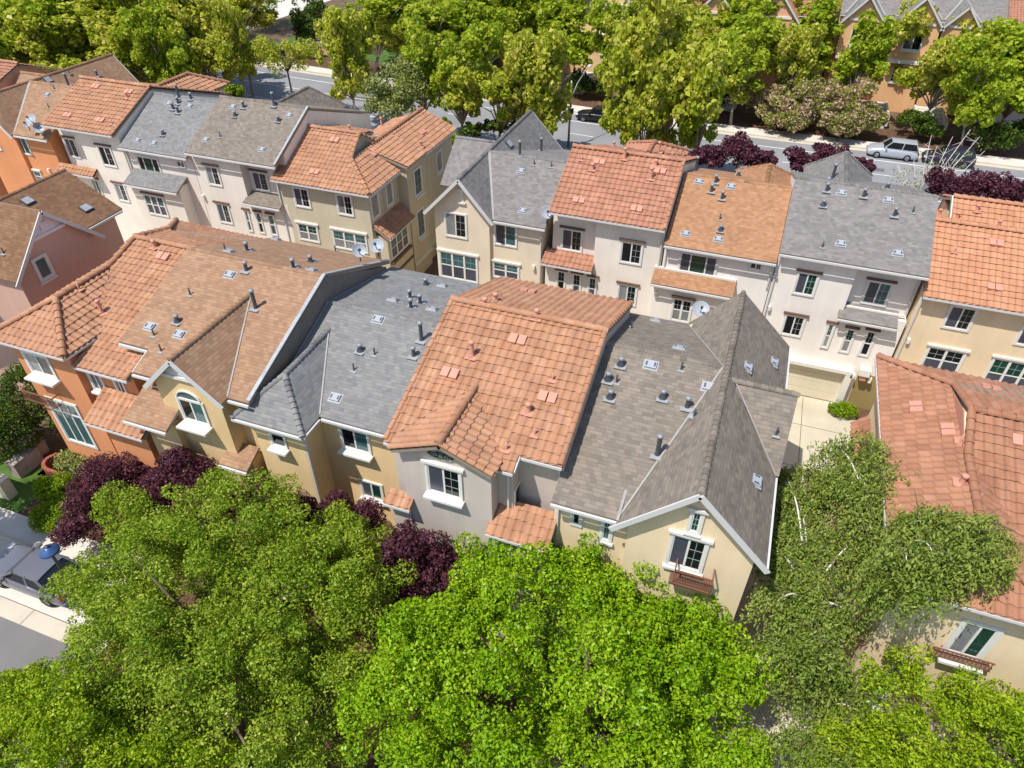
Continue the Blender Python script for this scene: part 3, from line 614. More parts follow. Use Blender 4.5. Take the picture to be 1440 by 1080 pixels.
# --- terracotta end unit with hipped tile wing (built twice: also beyond the driveway)
def hip_unit(name, label, ox, wallm, tm, cream=False):
    """left end unit: ox moves it along the row"""
    h = House(name, label, (-26+ox, 20.5, 0), wallm, tm, 'tile')
    L, Rw, Rm = -29.4+ox, -25.1+ox, -22.3+ox; rx, wz = (L+Rw)/2, 9.78; y0 = 15.06; pk = (rx, y0+2.15, wz)
    pl = lambda y: 8.15+.33*(y-15.3); ry, rz = 22.0, 10.38; yw = 15.3+(wz-8.15)/.33; rear = 26.7; g0 = 19.75
    f = lambda x, y: (x, y, pl(y)); mx = rx+.1
    yA = rear-(wz-8.7)/.42
    h.roof([(L, y0, 8.7), (Rw, y0, 8.7), pk],                                          # front hip
           [(Rw, y0, 8.7), (Rw, 15.3+(8.7-8.15)/.33, 8.7), (rx, yw, wz), pk],           # wing's right slope
           [(L, y0, 8.7), pk, (rx, yA, wz), (L, rear, 8.7)],                            # long left slope
           [f(Rw-.15, 15.3), f(Rm, 15.3), f(Rm, 17), f(Rw-.15, 17)], [(Rw-.15, 17, pl(17)), f(Rm, 17), f(Rm, yw), (rx, yw, wz)],
           [f(rx, yw), f(Rm-.6, yw), (Rm-.6, ry, rz), (mx, ry, rz)],
           [(Rm-.6, ry, rz), (mx, ry, rz), (rx, yA, wz)], [(Rm-.6, ry, rz), (rx, yA, wz), (L, rear, 8.7), (Rm-.6, rear, 8.7)])
    h.cap(((Rw, y0, 8.7), pk), ((L, y0, 8.7), pk), (pk, (rx, yw, wz)), ((mx, ry, rz), (Rm-.6, ry, rz)), ((mx, ry, rz), (rx, yA, wz)), ((L, rear, 8.7), (rx, yA, wz)), ((rx, yw, wz), (mx, ry, rz)))
    for a, b in ((f(Rm-.06, 15.3), f(Rm-.06, 18)),): h.verge((a, b))
    h.flash((f(Rw, 17), (rx, yw, wz)), w=.08)
    h.gutter(((L, y0-.05, 8.7), (Rw, y0-.05, 8.7)), ((Rw+.05, y0, 8.7), (Rw+.05, 17, 8.7)), (f(Rw, 15.25), f(Rm, 15.25)), ((L-.05, y0, 8.7), (L-.05, rear, 8.7)))
    h.box(L+.45, Rw-.45, y0+.45, rear-.4, 0, 8.62); h.prism('x', rx-.06, Rm-.35, [(15.8, 0), (rear-.4, 0), (rear-.4, 8.6), (ry, rz-.14), (15.8, pl(15.8)-.13)])
    cf = MB(M['pinkvent']); cf.prism([(rx-.09, yw+.2, wz+.02), (rx-.09, yA-.3, wz+.02), (rx-.09, ry, rz-.1)], (.024, 0, 0)); h.part('gable_flashing', cf)
    return h, L, Rw, Rm, y0
h, L, Rw, Rm, y0 = hip_unit('townhouse', 'terracotta stucco townhouse with hipped clay tile wing and ironwork balcony', 0, S_ORANGE, TI_OR)
yf = y0+.45
h.win(28, 490, 84, 534, yf, 'slider_plain', sill=.45, trim=.14, tmat='white')
h.win(120, 519, 154, 553, 15.8, 'slider_plain', sill=.2); h.win(156, 528, 184, 560, 15.8, 'slider_plain', sill=.2)
h.win(62, 556, 140, 632, yf, 'door', trim=.14)
a = aty(38, 541, yf); b = aty(84, 559, yf); mb = MB(M['iron']); xa, xb, zt = a.x, b.x, a.z-.05
for z in (zt, zt-.5): mb.bar((xa, yf-.35, z), (xb, yf-.35, z), .05, .05); mb.bar((xa, yf-.35, z), (xa, yf, z), .05, .05); mb.bar((xb, yf-.35, z), (xb, yf, z), .05, .05)
for i in range(19): x = xa+(xb-xa)*i/18; mb.bar((x, yf-.35, zt-.5), (x, yf-.35, zt), .025, .025)
h.part('balcony_rail', mb)
a = aty(118, 592, 14.3); b = aty(189, 592, 14.3); h.porch('porch_roof', [(a.x, 14.3, a.z), (b.x, 14.3, a.z), (b.x, 15.85, a.z+.8), (a.x, 15.85, a.z+.8)]); h.gutter(((a.x, 14.25, a.z), (b.x, 14.25, a.z))); h.box(a.x+.5, b.x-.4, 14.7, 16, 0, a.z-.1)
h.finish(('pinkpipe', 144, 440), ('pinkshort', 218, 348), ('tilevent', 230, 362), ('pinkshort', 93, 378), ('pinkshort', 123, 385), ('pinkstub', 112, 408))
h, L, Rw, Rm, y0 = hip_unit('townhouse', 'cream townhouse with weathered clay tile hip roof behind the drooping birch', 35.65, S_CREAM, TI_BROWN)
yf = y0+.45
h.win(1318, 868, 1414, 930, yf, 'slider_plain', sill=.4, trim=.14, glass='glassgreen'); h.win(1222, 925, 1256, 985, yf, 'slider_plain', sill=.3)
h.box(Rw-.5, 20, yf+.003, 26.2, 0, 8.05); h.roof([(Rm-.6, 20.2, 9.77), (Rm, 20.2, 9.77), (Rm, 22, 10.38), (Rm-.6, 22, 10.38)], [(Rm, 15.3, 8.15), (18, 15.3, 8.15), (18, 22, 10.38), (Rm, 22, 10.38)], [(Rm-.6, 22, 10.38), (18, 22, 10.38), (18, 26.7, 8.7), (Rm-.6, 26.7, 8.7)])
h.cap(((Rm-.6, 22, 10.38), (18, 22, 10.38))); h.gutter(((Rm, 15.25, 8.15), (18, 15.25, 8.15)))
mb = MB(M['iron'], M['browntrim']); a = aty(1300, 912, 15.3); b = aty(1420, 935, 15.3)
mb.box(((a.x+b.x)/2-.1, 15.38, a.z-.1), (b.x-a.x-.5, .3, .1), 1)
for i in range(14): mb.bar((a.x+.2+(b.x-a.x-.6)*i/13, 15.24, a.z-.05), (a.x+.2+(b.x-a.x-.6)*i/13, 15.24, a.z+.28), .025, .025)
mb.bar((a.x+.15, 15.24, a.z+.3), (b.x-.35, 15.24, a.z+.3), .04, .04); h.part('window_ledge', mb)
a = atz(1200, 655, 5.6); b = atz(1228, 568, 5.6)             # small tile roof over the side entry
h.porch('porch_roof', [(a.x, a.y, 5.6), (a.x, 26.0, 5.6), (L+.45, 26.0, 6.15), (L+.45, a.y, 6.15)]); h.box(a.x+.35, L+.6, a.y+.3, 25.8, 0, 5.5)
h.finish(('tilevent', 1288, 575), ('tilevent', 1333, 607), ('pinkshort', 1352, 680), ('tilevent', 1392, 547), ('pinkstub', 1350, 622), ('tilevent', 1437, 622))
# --- brown roofed house left of the front row, turned side on
h = House('townhouse', 'mauve brown gabled house with chestnut shingle roof and two dark skylights', (-37, 23, 0), S_PINK, SH_DKBROWN, 'shingle')
h.roof([(-33.3, 19.5, 8.7), (-33.3, 26.85, 8.7), (-36.7, 26.95, 10.45), (-36.7, 19.5, 10.45)],
       [(-36.7, 26.95, 10.45), (-36.7, 16, 10.45), (-41, 16, 8.3), (-41, 26.95, 8.3)])
h.roof([(-32.15, 18.9, 8.6), (-32.15, 21.5, 11.15), (-38.5, 21.5, 11.15), (-38.5, 18.9, 8.6)], [(-32.15, 24.15, 8.6), (-32.15, 21.5, 11.15), (-37.5, 21.5, 11.15), (-37.5, 24.15, 8.6)], mat=None)
h.cap(((-36.7, 26.95, 10.45), (-36.7, 19.5, 10.45))); h.gutter(((-33.25, 24.2, 8.7), (-33.25, 26.75, 8.7))); h.rake(((-32.12, 18.8, 8.5), (-32.12, 21.5, 11.15)), ((-32.12, 21.5, 11.15), (-32.12, 24.25, 8.5)))
h.prism('x', -40, -32.5, [(19.2, 0), (23.9, 0), (23.9, 8.7), (21.5, 11.0), (19.2, 8.75)]); h.box(-40, -33.7, 22, 26.5, 0, 8.6); h.prism('y', 22, 26.5, [(-40, 8.6), (-33.7, 8.6), (-36.7, 10.25)])
mb = MB(stucco('gable_board', (232, 220, 222))); mb.prism([(-32.47, 20.35, 9.95), (-32.47, 22.65, 9.95), (-32.47, 21.5, 11.0)], (.06, 0, 0)); mb.box((-32.4, 21.5, 9.93), (.14, 2.1, .15), 0); mb.box((-32.38, 21.5, 10.35), (.06, .4, .36)); h.part('gable_panel', mb)
h.winx(42, 366, 78, 386, -32.5, 'fixed', sill=.1, glass='glassteal', trim=.13)
h.finish(('darkflat', 39, 284), ('darkflat', 121, 294), ('stub', 6, 357))
# ================================================================== back row, seen from the alley
YF, YE, RYB = 34.68, 34.25, 38.7
def unit(label, x0, x1, ze, wallm, rm, kind, zr=None, ry=RYB, group='townhouses', parapet=True, steps=(), yb=46.4):
    """a plain unit of the back row; steps: (x_from, x_to, wall_y) pieces of the alley wall"""
    h = House('townhouse', label, ((x0+x1)/2, 40, 0), wallm, rm, kind)
    zr = zr or ze+.5*(ry-YE); zb = zr-.34*(yb-ry)
    h.roof([(x0, YE, ze), (x1, YE, ze), (x1, ry, zr), (x0, ry, zr)], [(x1, ry, zr), (x0, ry, zr), (x0, yb, zb), (x1, yb, zb)])
    h.cap(((x0, ry, zr), (x1, ry, zr)))
    m = (zr-ze)/(ry-YE); zz = lambda y: ze+m*(y-YE)-.13
    h.gutter(((x0, YE-.05, ze), (x1, YE-.05, ze)))
    for a, b, y in (steps or ((x0, x1, YF),)):
        h.prism('x', a+.012, b-.012, [(y, 0), (46, 0), (46, zb-.02), (ry, zr-.14), (y, zz(y))])
    h.zr, h.zb, h.zz = zr, zb, zz
    return h
def lamp_box(h, px, py, y=YF):
    c = aty(px, py, y); mb = MB(M['trim']); mb.box(c-Y*.09, (.15, .16, .26)); h.part('wall_lamp', mb)
def rear_gable(h, gx, z, hw, y1, m=.9):
    """a gable or hip towards the far street, its ridge along y"""
    ry, zr = RYB, h.zr; y0 = ry+(zr-z)/.34 if z < zr else ry
    zl = z-hw*m; pk = y1-hw
    h.roof([(gx, y0, z), (gx, pk, z), (gx-hw, y1, zl), (gx-hw, y0+hw*m/.34, zl)], [(gx, y0, z), (gx, pk, z), (gx+hw, y1, zl), (gx+hw, y0+hw*m/.34, zl)], [(gx, pk, z), (gx-hw, y1, zl), (gx+hw, y1, zl)])
    h.cap(((gx, y0, z), (gx, pk, z)), ((gx, pk, z), (gx-hw, y1, zl)), ((gx, pk, z), (gx+hw, y1, zl)))
    h.box(gx-hw+.4, gx+hw-.4, 44, y1-.4, 0, zl)
def awning(h, px0, px1, pyb, y, depth, rise, kind=None, back=.02):
    """small roof strip on the alley wall; bottom edge given by its left end in the picture"""
    a = aty(px0, pyb, y-depth); b = aty(px1, pyb, y-depth)
    h.porch('awning', [(a.x, y-depth, a.z), (b.x, y-depth, a.z), (b.x, y+back, a.z+rise), (a.x, y+back, a.z+rise)], kind=kind, th=.12)
    h.gutter(((a.x, y-depth-.05, a.z), (b.x, y-depth-.05, a.z)))
    return a.x, b.x, a.z
GB = 'browntrim'
# grey shingle unit with the garage
h = unit('off white townhouse with grey shingles, four white roof vents and open garage drive', 1.86, 8.75, 8.8, S_WHITE, SH_GREY, 'shingle', steps=((1.86, 5.7, YF), (5.7, 8.75, YF+.55)))
h.win(1112, 380, 1154, 418, YF, head=GB); h.win(1208, 392, 1258, 432, YF+.55, head=GB); h.win(1095, 440, 1135, 475, YF, head=GB)
for b_ in ((1152, 453, 1175, 490), (1178, 460, 1206, 497), (1205, 463, 1235, 502)): h.win(*b_, YF-.02, 'hung1', head=GB, trim=.09)
xa, xb, zz = awning(h, 1178, 1268, 447, YF, .5, .42, back=.52); h.box(5.65, 8.72, YF-.02, YF+.6, 0, zz+.18)
h.W.box((7.1, YF+.2, zz+.38), (3.0, .12, .1), 1)
g0, g1 = atz(1100, 546, 0), aty(1188, 526, YF); gx1 = atz(1178, 565, 0).x-.25; gx0 = gx1-4.9; gz = 2.3      # garage door in its opening
mb = MB(P('garage_door', (214, 204, 178), .6, 0, .05, 1)); 
for i in range(4): mb.box(((gx0+gx1)/2, YF-.01, .03+gz*(i+.5)/4), (gx1-gx0, .05, gz/4-.02))
h.part('garage_door', mb); mb = MB(M['trim']); mb.box(((gx0+gx1)/2, YF-.2, gz+.13), (gx1-gx0+.7, .5, .22)); mb.box((gx1+.2, YF-.2, gz/2), (.34, .5, gz)); h.part('garage_surround', mb)
d0 = atz(1189, 567, 0).x; d1 = atz(1222, 560, 0).x+.2
mb = MB(P('entry_recess', (150, 130, 84), .8)); mb.box(((d0+d1)/2, YF-.015, 1.15), (d1-d0, .04, 2.3)); h.part('entry_door', mb)
c = aty(1216, 522, YF-.3); mb = MB(M['trim'], M['pinkvent']); mb.box(c, (.55, .5, .4)); mb.box(c-Z*.4+X*.02, (.3, .3, .3), 1); mb.box(c-Z*.42-X*.5, (.22, .3, .22), 0); mb.box(c-Z*.5+X*.4, (.15, .2, .3), 0); h.part('meter_box', mb)
lamp_box(h, 1082, 432); h.down(1.95, YF-.06, 0, 8.5); h.down(8.62, YF+.5, zz, 8.5)
rear_gable(h, 4.62, 10.35, 2.0, 47.4, .95)
h.finish(('flat', 1183, 272), ('flat', 1249, 282), ('flat', 1182, 343), ('flat', 1262, 357), ('cone', 1157, 290), ('pipe', 1162, 269), ('pipe', 1214, 277), ('pipe', 1257, 304), ('tallpipe', 1170, 252), ('stub', 1283, 299), ('stub', 1156, 348), ('cone', 1247, 266))
# tan orange shingle unit
h = unit('off white townhouse with tan orange shingle roof and shingled awning over its bay', -3.93, 1.84, 8.2, S_WHITE, SH_ORANGE, 'shingle')
h.win(950, 352, 1012, 394, YF, 'wide'); h.win(1052, 367, 1074, 381, YF, 'slider', trim=.06)
xa, xb, zz = awning(h, 915, 1035, 398, YF-.5, .45, .5, back=.5); h.box(xa+.15, xb-.15, YF-.5, YF+.1, 0, zz+.2); h.W.box(((xa+xb)/2, YF-.06, zz+.55), (xb-xa, .12, .12), 1)
h.win(940, 417, 976, 455, YF-.5, 'hung2', head=GB); lamp_box(h, 923, 413, YF-.5); h.down(-3.8, YF-.06, 0, 8); h.down(1.7, YF-.06, 6.5, 8)
rear_gable(h, .5, 9.7, 1.9, 45.5, .7)
h.finish(('flat', 983, 256), ('flat', 1028, 263), ('flat', 964, 329), ('flat', 1010, 337), ('pipe', 1006, 257), ('pipe', 1000, 270), ('pipe', 1015, 280), ('cone', 1013, 325), ('stub', 1012, 309), ('tallpipe', 978, 241), ('cone', 1038, 248))
# red tile unit
h = unit('bone white townhouse with red clay tile roof and short tile awning', -10.42, -4.0, 9.05, S_WARMW, TI_RED, 'tile', zr=11.15, ry=38.5, steps=((-10.42, -7.8, YF+.5), (-7.8, -4.0, YF)))
h.win(787, 319, 821, 356, YF+.5, head=GB); h.win(869, 337, 906, 374, YF, head=GB); h.win(865, 397, 898, 431, YF, head=GB)
xa, xb, zz = awning(h, 761, 833, 369, YF, .5, .45, back=.5); h.box(xa+.12, xb-.1, YF-.01, YF+.6, 0, zz+.15)
for b_ in ((781, 379, 797, 411), (802, 383, 819, 418), (824, 388, 841, 423)): h.win(*b_, YF-.01, 'hung1', head=GB, trim=.08)
for a, b in (((-4.05, YE, 9.05), (-4.05, 38.5, 11.15)), ((-4.05, 38.5, 11.15), (-4.05, 46, 8.6))): h.verge((a, b))
rear_gable(h, -6.75, 9.75, 2.0, 46.6, .5); h.down(-4.12, YF-.06, 0, 8.7); h.down(-7.75, YF+.4, 5.6, 8.8)
h.finish(('tilevent', 843, 229), ('tilevent', 928, 242), ('tilevent', 814, 283), ('tilevent', 895, 295), ('pinkpipe', 878, 224), ('pinkshort', 833, 239), ('pinkshort', 922, 234), ('pinkpipe', 915, 252), ('pinkpipe', 926, 214), ('pinkshort', 863, 207), ('pinkstub', 818, 226), ('pinkstub', 983, 238))
# tan end unit with tall gable (ridge towards the street)
def gable_unit(label, gx, x1, wallm, rm, ze=7.95, gz=10.2, x0side=None):
    h = House('townhouse', label, (gx+1, 40, 0), wallm, rm, 'shingle'); L, R_ = gx-2.2, gx+1.95; xs = gx-2.3
    rz = gz-.02; ry = 38.5; m = (rz-ze)/(ry-YE); zb = rz-.3*7.9; gs = (gz-ze)/2.2
    h.roof([(L, 34.0, ze), (gx, 34.0, gz), (gx, 46.5, gz), (L, 46.5, ze)], [(R_, 34.0, ze), (gx, 34.0, gz), (gx, ry, gz), (gx+.05, ry, rz), (R_, YE, ze)], [(gx, ry, gz), (gx, 46.5, gz), (R_+.6, 46.5, gz-2.55*gs)],
           [(R_, YE, ze), (x1, YE, ze), (x1, ry, rz), (gx+.1, ry, rz)], [(x1, ry, rz), (gx+.1, ry, rz), (gx+2.5, 46.4, zb), (x1, 46.4, zb)],
           [(L, 37.6, ze+.02), (xs-.6, 37.6, ze+.02), (xs-.6, 40.3, gz-.12), (gx-.1, 40.3, gz-.12)], [(xs-.6, 40.3, gz-.12), (xs-.6, 43, ze), (L, 43, ze), (gx-.1, 40.3, gz-.12)])
    h.cap(((gx, 34.0, gz), (gx, 46.5, gz)), ((gx+.1, ry, rz), (x1, ry, rz)), ((xs-.6, 40.3, gz-.1), (gx-.1, 40.3, gz-.1)))
    h.flash(((R_, YE+.05, ze), (gx+.1, ry, rz)), w=.16); h.rake(((L-.1, 33.97, ze-.1), (gx, 33.97, gz)), ((gx, 33.97, gz), (R_+.1, 33.97, ze-.1)), ((gx, 46.53, gz), (R_+.6, 46.53, gz-2.55*gs)))
    h.gutter(((R_, YE-.05, ze), (x1, YE-.05, ze)), ((L-.05, 34, ze), (L-.05, 46.4, ze)))
    h.prism('y', 34.45, 46.1, [(L+.35, 0), (R_-.3, 0), (R_-.3, ze+.2), (gx, gz-.15), (L+.35, ze+.2)]); h.prism('x', gx, x1-.3, [(YF, 0), (46, 0), (46, zb-.05), (ry, rz-.14), (YF, ze+.08)])
    h.prism('x', xs-.4, gx-.2, [(38, 0), (42.6, 0), (42.6, ze), (40.3, gz-.32), (38, ze)])
    return h
h = gable_unit('tan end townhouse with tall gable and dark grey shingle roof', -15.72, -10.6, S_TAN, SH_GREY)
yg = 34.45
h.win(624, 296, 658, 337, yg); h.win(694, 312, 728, 349, YF, 'slider_plain', glass='glassteal'); h.win(617, 351, 673, 399, yg, 'hung3', head='trim', glass='glassteal'); h.win(692, 366, 731, 396, YF, 'hung2', head='trim', glass='glassteal')
c = aty(650, 276, yg); mb = MB(M['trim']); mb.box(c-Y*.03, (.2, .08, .75)); mb.box(c-Y*.05+Z*.4, (.45, .12, .12)); mb.box(c-Y*.05-Z*.4, (.42, .12, .1)); h.part('gable_vent', mb)
lamp_box(h, 751, 375); h.down(-10.95, YF-.05, 0, 7.8)
h.dish(0, 0, p=Vector((-10.55, 34.5, 8.1)), post=.75, r=.42, face=Vector((.2, -.7, .6)))
h.finish(('tallpipe', 731, 219), ('tallpipe', 761, 213), ('darkflat', 715, 203), ('flat', 733, 241), ('flat', 735, 297), ('stub', 751, 232), ('stub', 775, 235))
# olive end unit with wrapped hip roof
h = House('townhouse', 'olive end townhouse with orange clay tile hip roof and bay on its side', (-25.5, 40, 0), S_OLIVE, TI_OR, 'tile')
x0, R_, ze, rx, wz = -28.75, -21.75, 8.2, -24.1, 9.3; ry, rz = 38.3, 10.2; m = (rz-ze)/(ry-YE); yh = YE+(wz-ze)/m
h.roof([(x0, YE, ze), (R_, YE, ze), (rx, yh, wz), (x0, yh, wz)], [(x0, yh, wz), (rx, yh, wz), (rx-.35, ry, rz), (x0, ry, rz)],
       [(R_, YE, ze), (R_, 38.3, ze), (rx, 38.3, wz), (rx, yh, wz)], [(-21.2, 38.3, 8.5), (-21.2, 41.2, 8.5), (rx, 41.2, wz), (rx, 38.3, wz)],
       [(-21.5, 41.2, ze), (-21.5, 46.6, ze), (rx, 46.6, wz), (rx, 41.2, wz)], [(x0, ry, rz), (rx-.35, ry, rz), (rx-1.2, 41.5, 9.25), (x0, 41.5, 9.25)], [(rx, 39.6, wz), (rx, 46.6, wz), (rx-2.5, 46.6, wz-1.0), (rx-2.5, 41.6, wz-.6)])
h.cap(((x0, ry, rz), (rx-.35, ry, rz)), ((R_, YE, ze), (rx, yh, wz)), ((rx, yh, wz), (rx-.35, ry, rz)), ((rx, 39, wz), (rx, 46.6, wz)), ((rx-.35, ry, rz), (rx, 39.5, wz)))
h.gutter(((x0, YE-.05, ze), (R_, YE-.05, ze)), ((R_+.05, YE, ze), (R_+.05, 38.3, ze)), ((-21.45, 41.3, ze), (-21.45, 46.6, ze)))
h.prism('x', x0+.03, rx-.45, [(YF, 0), (46.2, 0), (46.2, 7.4), (ry, rz-.15), (YF, ze+.05)]); h.box(rx-.5, R_-.4, YF+.002, 36.5, 0, ze); h.prism('y', 36.45, 46.2, [(rx-.5, 0), (R_-.4, 0), (R_-.4, 8.2), (rx-.5, 9.1)])
h.prism('y', 38.55, 41.2, [(-24, 0), (-21.45, 0), (-21.45, 8.4), (-24, 8.95)]); h.prism('y', 41.3, 46.3, [(-24, 0), (-21.75, 0), (-21.75, 8.05), (-24, 9.1)])
wx = R_-.4
h.win(410, 261, 439, 294, YF); h.win(471, 271, 499, 305, YF); h.win(417, 312, 451, 342, YF, 'hung2', head='trim'); h.win(466, 321, 519, 357, YF, 'hung3', head='trim', glass='glassteal')
for (ya, yb, za, zb) in ((34.95, 35.75, 6.3, 7.7), (36.9, 37.6, 6.3, 7.7)): h.window((wx, ya, za), Y, X, yb-ya, zb-za, 'fixed', glass='blind', trim=.12)
h.box(-22.3, -21.35, 35.0, 38.2, 0, 5.1); h.porch('bay_roof', [(-21.05, 34.8, 5.15), (-21.05, 38.35, 5.15), (wx, 38.35, 5.9), (wx, 34.8, 5.9)])
h.gutter(((-21.0, 34.8, 5.15), (-21.0, 38.35, 5.15)))
h.window((-21.35, 35.35, 3.4), Y, X, 2.3, 1.4, 'hung3', tmat='trim', glass='glassteal'); mb = MB(M['browntrim']); mb.box((-21.3, 36.5, 3.15), (.3, 2.7, .18)); mb.box((-21.33, 36.6, 2.2), (.12, 3.2, .16)); h.part('bay_ledge', mb)
for (ya, za, zb) in ((39.5, 6.0, 7.7), (39.4, 2.9, 4.8)): h.window((-21.45, ya, za), Y, X, .95, zb-za, 'grid', sill=.2, tmat='trim', glass='glassteal')
for (ya, za) in ((43.6, 6.0), (44.6, 3.4)): h.window((-21.75, ya, za), Y, X, .8, 1.4, 'fixed', sill=.1, glass='blind')
mb = MB(M['trim']); mb.box((-21.4, 39.9, 1.2), (.12, 2.8, .14)); mb.box((-21.72, 43.8, 1.2), (.12, 5.2, .14)); h.part('wall_band', mb)
h.down(x0+.1, YF-.06, 0, 8)
h.finish(('pinkpipe', 537, 178), ('tilevent', 471, 198), ('tilevent', 443, 243), ('pinkshort', 592, 206), ('tilevent', 526, 217), ('pinkstub', 429, 208), ('tilevent', 593, 187), ('pinkshort', 473, 176), ('pinkshort', 492, 184))
# weathered grey unit
h = unit('bone white townhouse with taupe grey shingles next to the olive house', -35.1, -28.2, 9.05, S_WARMW, SH_TAUPE, 'shingle', steps=((-35.1, -31.3, YF), (-31.3, -28.2, YF+.6)))
h.win(286, 231, 314, 263, YF, head=GB); h.win(352, 239, 381, 271, YF+.6, head=GB); h.win(302, 284, 329, 316, YF, head=GB)
xa, xb, zz = awning(h, 341, 391, 285, YF, .5, .4, back=.6); h.box(xa+.1, -28.25, YF-.01, YF+.7, 0, zz+.12)
for b_ in ((342, 294, 356, 326), (358, 297, 374, 329), (375, 300, 392, 332)): h.win(*b_, YF-.01, 'hung1', head=GB, trim=.08)
lamp_box(h, 287, 276); h.mb('flashing', M['lead']).bar(Vector((-28.25, YE, 9.2)), Vector((-28.25, RYB, h.zr+.12)), .14, .05)
rear_gable(h, -32.6, 10.4, 1.9, 47.0, .9)
h.finish(('flat', 328, 151), ('flat', 407, 163), ('flat', 290, 197), ('flat', 369, 211), ('cone', 331, 164), ('pipe', 343, 152), ('cone', 392, 171), ('stub', 310, 193), ('cone', 387, 149), ('tallpipe', 386, 150))
# blue grey unit
h = unit('off white townhouse with blue grey shingles and grey awning over a bay', -40.75, -35.12, 8.66, S_WARMW, SH_BLUE, 'shingle')
h.win(190, 217, 230, 248, YF, 'wide', glass='glassgreen'); h.win(247, 225, 262, 237, YF, 'slider', trim=.05)
xa, xb, zz = awning(h, 173, 244, 258, YF-.9, .4, .6, back=.9); h.box(xa+.15, xb-.15, YF-.9, YF+.1, 2.2, zz+.15); h.win(200, 271, 239, 306, YF-.9, 'hung3', head=GB)
lamp_box(h, 265, 271); h.down(-40.6, YF-.06, 0, 8.4)
mb = MB(M['trim']); mb.box((-38, YF-.5, 2.1), (5.3, .9, .16)); h.part('wall_band', mb); mb = MB(P('garage_door_tan', (196, 180, 130), .7)); mb.box((-37.8, YF-.03, 1.0), (4.4, .06, 2.0)); h.part('garage_door', mb)
h.finish(('flat', 238, 146), ('flat', 267, 150), ('flat', 194, 198), ('flat', 217, 202), ('pipe', 251, 146), ('pipe', 244, 154), ('pipe', 251, 159), ('cone', 230, 190), ('tallpipe', 252, 138), ('pipe', 269, 140))
# bright tile unit
h = unit('bone white townhouse with bright orange tile roof beside the terracotta wall', -47.1, -40.9, 9.42, S_WARMW, TI_OR, 'tile', zr=11.3, ry=38.6, steps=((-47.1, -44.6, YF+.6), (-44.6, -40.9, YF)))
h.win(87, 192, 115, 223, YF+.6, head=GB); h.win(135, 203, 166, 236, YF, head=GB); h.win(158, 256, 184, 285, YF, head=GB); h.win(126, 250, 147, 276, YF, head=GB)
awning(h, 79, 128, 239, YF, .5, .35)
for a, b in (((-40.95, YE, 9.42), (-40.95, 38.6, 11.3)), ((-40.95, 38.6, 11.3), (-40.95, 46.4, 8.65))): h.verge((a, b))
rear_gable(h, -43.6, 10.2, 2.0, 47.2, .5)
h.finish(('tilevent', 135, 123), ('tilevent', 182, 130), ('pinkshort', 179, 138), ('tilevent', 96, 163), ('tilevent', 142, 170), ('pinkpipe', 220, 112), ('pinkshort', 205, 112), ('pinkshort', 170, 109), ('pinkstub', 118, 121), ('pinkstub', 127, 130), ('pinkstub', 158, 175))
# terracotta gable unit at the far end
h = gable_unit('terracotta walled end townhouse with brown shingle gable roof and grey dishes', -52.3, -47.2, S_ORANGE, SH_BROWN, 8.3, 10.6)
h.win(18, 189, 47, 219, YF, 'slider_plain'); h.win(-8, 227, 36, 264, YF, 'hung3', glass='glassdark'); h.win(36, 237, 64, 257, YF, 'hung2', head='trim'); h.win(-12, 203, 4, 212, yg)
for k, (px, py, fx) in enumerate(((50, 181, .1), (58, 188, .5), (42, 183, .3))): h.dish(0, 0, p=aty(px, py, 34.3), post=.4+.25*(k == 0), r=.42 if k != 2 else .26, face=Vector((fx, -.6, .65)))
lamp_box(h, 70, 239)
h.finish(('darkflat', 67, 113), ('flat', 67, 134), ('tallpipe', 97, 121), ('pipe', 137, 107), ('stub', 77, 126), ('stub', 69, 152), ('stub', 98, 104))
# cream tile unit at the right
h = unit('cream townhouse with warm orange tile roof above the driveway corner', 8.85, 18, 7.8, S_CREAM, TI_WARM, 'tile', zr=9.9, ry=38.4)
h.win(1322, 427, 1377, 467, YF, 'slider'); h.win(1424, 445, 1480, 490, YF, 'slider'); h.win(1290, 485, 1360, 528, YF, 'hung2', head='trim'); h.win(1374, 501, 1470, 556, YF, 'hung3', head='trim'); lamp_box(h, 1277, 478)
h.planes2 = 1
a = atz(1340, 277, 9.95); h.roof([(a.x+.1, a.y-1.6, 9.1), (22, a.y-1.6, 9.1), (22, a.y, 9.95), (a.x, a.y, 9.95)], [(22, a.y, 9.95), (a.x, a.y, 9.95), (a.x, a.y+3, 8.8), (22, a.y+3, 8.8)]); h.cap(((a.x, a.y, 9.95), (20, a.y, 9.95))); h.rake(((a.x-.03, a.y-1.6, 9.2), (a.x-.03, a.y, 10.05)))
h.box(a.x+.2, 21, a.y-1.2, a.y+2.6, 0, 8.9); h.down(8.95, YF-.06, 0, 7.6)
h.finish(('tilevent', 1400, 343), ('tilevent', 1398, 405), ('pinkshort', 1373, 297), ('pinkstub', 1341, 355), ('pinkshort', 1320, 303), ('pinkshort', 1345, 308), ('pinkshort', 1403, 319))
# tile roof at the far upper left
h = House('townhouse', 'distant house with red clay tile roof beyond the terracotta gable', (-60, 40, 0), S_SALMON, TI_RED, 'tile')
a = atz(2, 87, 11.0); b = atz(72, 99, 11.0); h.roof([(-72, 33, 8.4), (-55.5, 33, 8.4), (-55.5, a.y, 11), (-72, a.y, 11)], [(-55.5, a.y, 11), (-72, a.y, 11), (-72, 47, 8.6), (-55.5, 47, 8.6)]); h.cap(((-72, a.y, 11), (-55.5, a.y, 11)))
h.prism('x', -72, -55.8, [(33.5, 0), (46.5, 0), (46.5, 8.5), (a.y, 10.8), (33.5, 8.4)])
h.finish()
